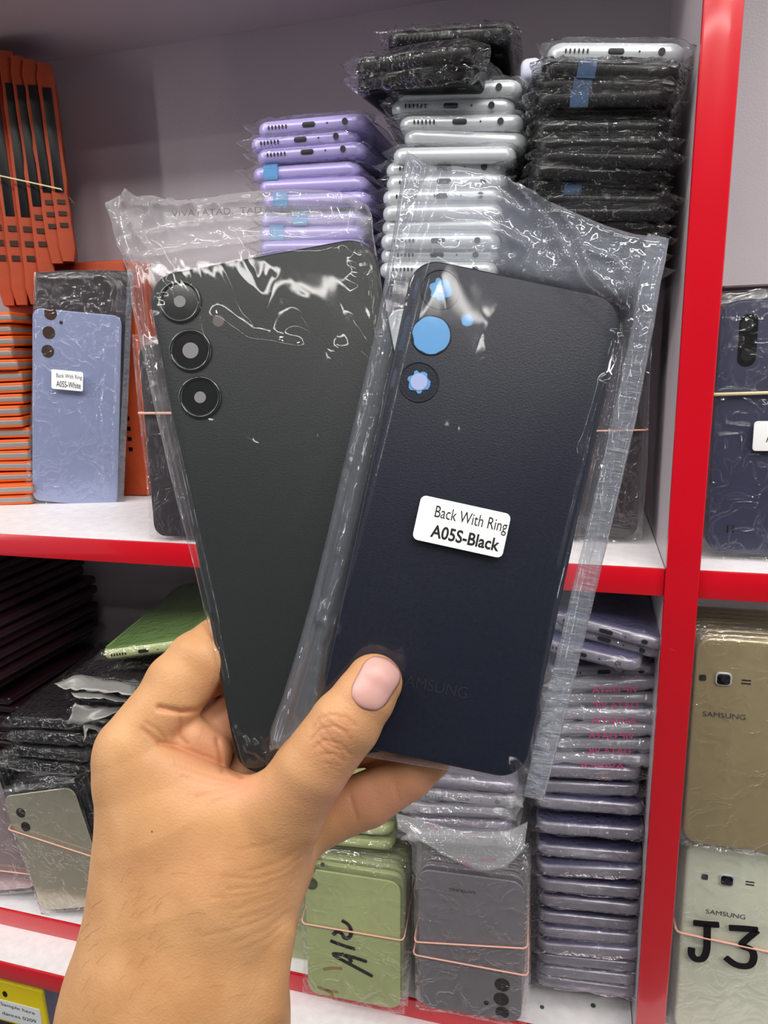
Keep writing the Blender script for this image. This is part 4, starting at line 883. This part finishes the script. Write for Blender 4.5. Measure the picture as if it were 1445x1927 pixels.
# creases as shallow grooves: (points in the picture, depth, width)
CR = [([(588, 1372), (600, 1352), (622, 1345), (650, 1350), (668, 1365)], 1.6, 3.5), ([(586, 1392), (602, 1372), (628, 1366), (655, 1378)], 2.0, 3), ([(590, 1408), (612, 1392), (640, 1400), (660, 1420)], 1.8, 3), ([(606, 1420), (628, 1418), (648, 1432)], 1.6, 3), ([(600, 1360), (625, 1390), (645, 1425)], 1.2, 3), ([(612, 1436), (640, 1442)], 1.2, 3),
      ([(300, 1332), (340, 1340), (372, 1337), (398, 1318), (416, 1292)], 9, 6), ([(385, 1175), (400, 1200)], 3, 4), ([(268, 1372), (300, 1398), (330, 1402)], 3, 5), ([(300, 1398), (350, 1412), (400, 1430), (455, 1462)], 5, 5), ([(340, 1352), (338, 1385), (352, 1400)], 2.5, 4), ([(408, 1392), (415, 1430), (418, 1450)], 4, 5),
      ([(330, 1440), (400, 1462), (452, 1474)], 1.2, 5), ([(345, 1462), (400, 1474), (445, 1480)], 1.0, 5), ([(370, 1500), (420, 1488), (455, 1478)], 1.0, 5), ([(400, 1510), (440, 1495), (465, 1480)], .8, 5), ([(275, 1360), (300, 1375), (312, 1395)], 2, 4),
      ([(560, 1600), (520, 1625), (470, 1640)], 2.4, 5), ([(572, 1622), (540, 1650), (490, 1668), (430, 1675)], 2.6, 5), ([(562, 1650), (520, 1680), (460, 1700)], 2.2, 5), ([(556, 1675), (510, 1710), (450, 1730)], 2, 5), ([(550, 1710), (500, 1750), (440, 1775)], 1.8, 5), ([(545, 1745), (500, 1790)], 1.6, 5), ([(540, 1575), (500, 1590), (450, 1600)], 1.5, 5), ([(578, 1590), (560, 1620), (552, 1660)], 3, 5),
      ([(575, 1606), (530, 1640), (480, 1655), (420, 1650)], 2, 4), ([(566, 1636), (530, 1664), (470, 1684), (400, 1690)], 2, 4), ([(560, 1664), (510, 1694), (440, 1712)], 2, 4), ([(553, 1692), (500, 1728), (430, 1752), (380, 1762)], 2, 4), ([(548, 1728), (500, 1768), (450, 1790)], 2, 4), ([(600, 1384), (618, 1402), (640, 1412)], 1.5, 2.5), ([(596, 1398), (622, 1424)], 1.5, 2.5), ([(616, 1356), (640, 1372), (662, 1392)], 1.4, 2.5), ([(636, 1354), (655, 1366)], 1.2, 2.5), ([(620, 1444), (646, 1456)], 1, 3), ([(660, 1500), (672, 1540)], 2, 4), ([(745, 1478), (752, 1505)], 1.5, 4)]
def seg_np(pu, pv, pl):
    best = np.full(pu.shape, 1e9)
    for (ax, ay), (bx, by) in zip(pl, pl[1:]):
        dx, dy = bx-ax, by-ay; t = np.clip(((pu-ax)*dx+(pv-ay)*dy)/(dx*dx+dy*dy), 0, 1); best = np.minimum(best, np.hypot(pu-ax-t*dx, pv-ay-t*dy))
    return best
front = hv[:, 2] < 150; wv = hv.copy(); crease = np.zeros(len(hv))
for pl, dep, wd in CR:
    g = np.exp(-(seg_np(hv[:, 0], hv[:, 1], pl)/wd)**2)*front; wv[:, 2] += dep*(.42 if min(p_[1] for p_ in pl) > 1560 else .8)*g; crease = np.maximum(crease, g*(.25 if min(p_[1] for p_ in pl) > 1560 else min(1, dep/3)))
def to_world(u, v, w):
    d = wdepth(w); return Vector((0, 0, H))+RM @ Vector(((u-CX)/F*d, -(v-CY)/F*d, -d))
hc = to_world(360, 1700, 60)
dd = wdepth(wv[:, 2]); cc_ = np.stack([(wv[:, 0]-CX)/F*dd, -(wv[:, 1]-CY)/F*dd, -dd], 1); wp = cc_ @ np.array(RM).T+np.array([0, 0, H])-np.array(hc)
me = bpy.data.meshes.new('person'); me.from_pydata(wp.tolist(), [], hf.tolist()); me.update(); me.polygons.foreach_set('use_smooth', [True]*len(me.polygons))
bm = bmesh.new(); bm.from_mesh(me); bmesh.ops.recalc_face_normals(bm, faces=bm.faces[:]); bm.to_mesh(me); bm.free()
# skin tone: redder at knuckle, fingertips, palm side; folds redder plus painted crease shade
red = np.zeros(len(hv)); u_, v_ = hv[:, 0], hv[:, 1]
def blob(cu, cv, ru, rv, a): 
    global red
    red = red+a*np.exp(-(((u_-cu)/ru)**2+((v_-cv)/rv)**2))
blob(628, 1390, 45, 45, .45); blob(700, 1300, 60, 60, .35); blob(380, 1400, 70, 60, .55); blob(440, 1480, 60, 30, .55); blob(420, 1300, 40, 40, .3); blob(740, 1500, 160, 60, .8); blob(330, 1640, 120, 70, .12); blob(450, 1340, 50, 80, .4)  # little finger's strong red stands in for its shadowed, translucent tint
at = me.attributes.new('skin_red', 'FLOAT', 'POINT'); at.data.foreach_set('value', np.clip(red, 0, 1).astype(np.float32))
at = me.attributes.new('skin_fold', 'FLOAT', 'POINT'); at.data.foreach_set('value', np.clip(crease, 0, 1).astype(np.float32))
sk, nt = newmat('skin'); b = nt.nodes['Principled BSDF']; N = nt.nodes; L = nt.links
b.inputs['Roughness'].default_value = .48; b.inputs['Subsurface Weight'].default_value = .12; b.inputs['Subsurface Radius'].default_value = (1, .35, .18); b.inputs['Subsurface Scale'].default_value = .003; b.inputs['Specular IOR Level'].default_value = .35
tc = N.new('ShaderNodeTexCoord'); n1 = N.new('ShaderNodeTexNoise'); n1.inputs['Scale'].default_value = 45; n1.inputs['Detail'].default_value = 8; L.new(tc.outputs['Object'], n1.inputs[0])
a1 = N.new('ShaderNodeAttribute'); a1.attribute_name = 'skin_red'; a2 = N.new('ShaderNodeAttribute'); a2.attribute_name = 'skin_fold'
mr = N.new('ShaderNodeMapRange'); mr.inputs[1].default_value = .35; mr.inputs[2].default_value = .65; L.new(n1.outputs[0], mr.inputs[0])
m1 = N.new('ShaderNodeMix'); m1.data_type = 'RGBA'; m1.inputs[6].default_value = lin((190, 140, 94)); m1.inputs[7].default_value = lin((206, 157, 110)); L.new(mr.outputs[0], m1.inputs[0])
m2 = N.new('ShaderNodeMix'); m2.data_type = 'RGBA'; m2.inputs[7].default_value = lin((212, 148, 118)); L.new(a1.outputs['Fac'], m2.inputs[0]); L.new(m1.outputs[2], m2.inputs[6])
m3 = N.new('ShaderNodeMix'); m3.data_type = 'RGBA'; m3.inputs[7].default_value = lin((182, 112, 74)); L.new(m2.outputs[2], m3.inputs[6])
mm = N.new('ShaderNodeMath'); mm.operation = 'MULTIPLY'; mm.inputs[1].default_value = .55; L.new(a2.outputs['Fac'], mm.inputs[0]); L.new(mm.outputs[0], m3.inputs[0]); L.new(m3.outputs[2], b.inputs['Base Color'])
vo = N.new('ShaderNodeTexVoronoi'); vo.inputs['Scale'].default_value = 1100; L.new(tc.outputs['Object'], vo.inputs['Vector'])
n2 = N.new('ShaderNodeTexNoise'); n2.inputs['Scale'].default_value = 350; n2.inputs['Detail'].default_value = 5; L.new(tc.outputs['Object'], n2.inputs['Vector'])
ad = N.new('ShaderNodeMath'); ad.operation = 'ADD'; L.new(vo.outputs['Distance'], ad.inputs[0]); L.new(n2.outputs[0], ad.inputs[1])
bp = N.new('ShaderNodeBump'); bp.inputs['Strength'].default_value = .22; bp.inputs['Distance'].default_value = .0004; L.new(ad.outputs[0], bp.inputs['Height']); L.new(bp.outputs[0], b.inputs['Normal'])
me.materials.append(sk); person = bpy.data.objects.new('person', me); COL.objects.link(person); person.location = hc
tag(person, 'bare left hand and forearm of a person pinching two bagged phone backs', 'person')
# thumb nail
D, U0, V0, W0, S = HG
def surf_w(u, v):
    i = (u-U0)/S; j = (v-V0)/S; i0, j0 = int(i), int(j); fi, fj = i-i0, j-j0
    col = D[i0, j0]*(1-fi)*(1-fj)+D[i0+1, j0]*fi*(1-fj)+D[i0, j0+1]*(1-fi)*fj+D[i0+1, j0+1]*fi*fj
    k = int(np.argmax(col < 0))
    if k == 0: return None
    return W0+S*(k-1+col[k-1]/(col[k-1]-col[k]))
nc, ax_ = (706, 1287), Vector((.50, -.866)); px_ = Vector((.866, .50)); V = []; n = 18
for j in range(n+1):
    y = -1+2*j/n
    for i in range(n+1):
        x = -1+2*i/n; hw = 38*(1-.05*(1-y)); xx = x*(1-.5*max(0, abs(y)-.45)**2*1.9); 
        yy = y*(1-.18*x*x); hl = 51
        p = Vector(nc)+px_*(xx*hw)+ax_*(yy*hl); w = surf_w(p.x, p.y)
        if w is None: w = -90
        edge = max(abs(x), abs(y)); V.append((p.x, p.y, w-2.2*(1-edge**4)-.8+(2.5 if edge > .99 else 0)))
Vn = [to_world(*q)-hc for q in V]
nail_m = mat('pinkish thumb nail', (206, 158, 150), .42, bump=.1, bscale=300)
nail = obj('thumb_nail', (Vn, [(j*(n+1)+i, (j+1)*(n+1)+i, (j+1)*(n+1)+i+1, j*(n+1)+i+1) for j in range(n) for i in range(n)]), nail_m, person)
nail.modifiers.new('s', 'SOLIDIFY').thickness = .0004
# arm hair and a mole
rnd = random.Random(77); hs = []
for _ in range(60):
    if rnd.random() < .6: u, v = rnd.uniform(150, 300), rnd.uniform(1690, 1915)
    else: u, v = rnd.uniform(200, 480), rnd.uniform(1560, 1900)
    a = rnd.uniform(-1.35, -.9) if u < 300 else rnd.uniform(-.8, -.3); ln = rnd.uniform(14, 38); pts = []
    for t in (0, .5, 1):
        q = (u+math.cos(a+.3*t)*ln*t, v+math.sin(a+.3*t)*ln*t); w = surf_w(*q)
        if w is None: break
        pts.append(to_world(q[0], q[1], w-1-2.5*t)-hc)
    if len(pts) == 3: hs.append(tube(pts, .000028, m=3))
tag(obj('arm_hair', join(*hs), mat('dark brown hair', (96, 66, 44), .5), person), kind='stuff')
w = surf_w(286, 1565); c = to_world(286, 1565, w)-hc
obj('mole', ([Vector(v)*.0004+c for v in [(1, 0, 0), (0, 1, 0), (-1, 0, 0), (0, -1, 0), (0, 0, 1), (0, 0, -1)]], [(0, 1, 4), (1, 2, 4), (2, 3, 4), (3, 0, 4), (1, 0, 5), (2, 1, 5), (3, 2, 5), (0, 3, 5)]), 'dark', person)
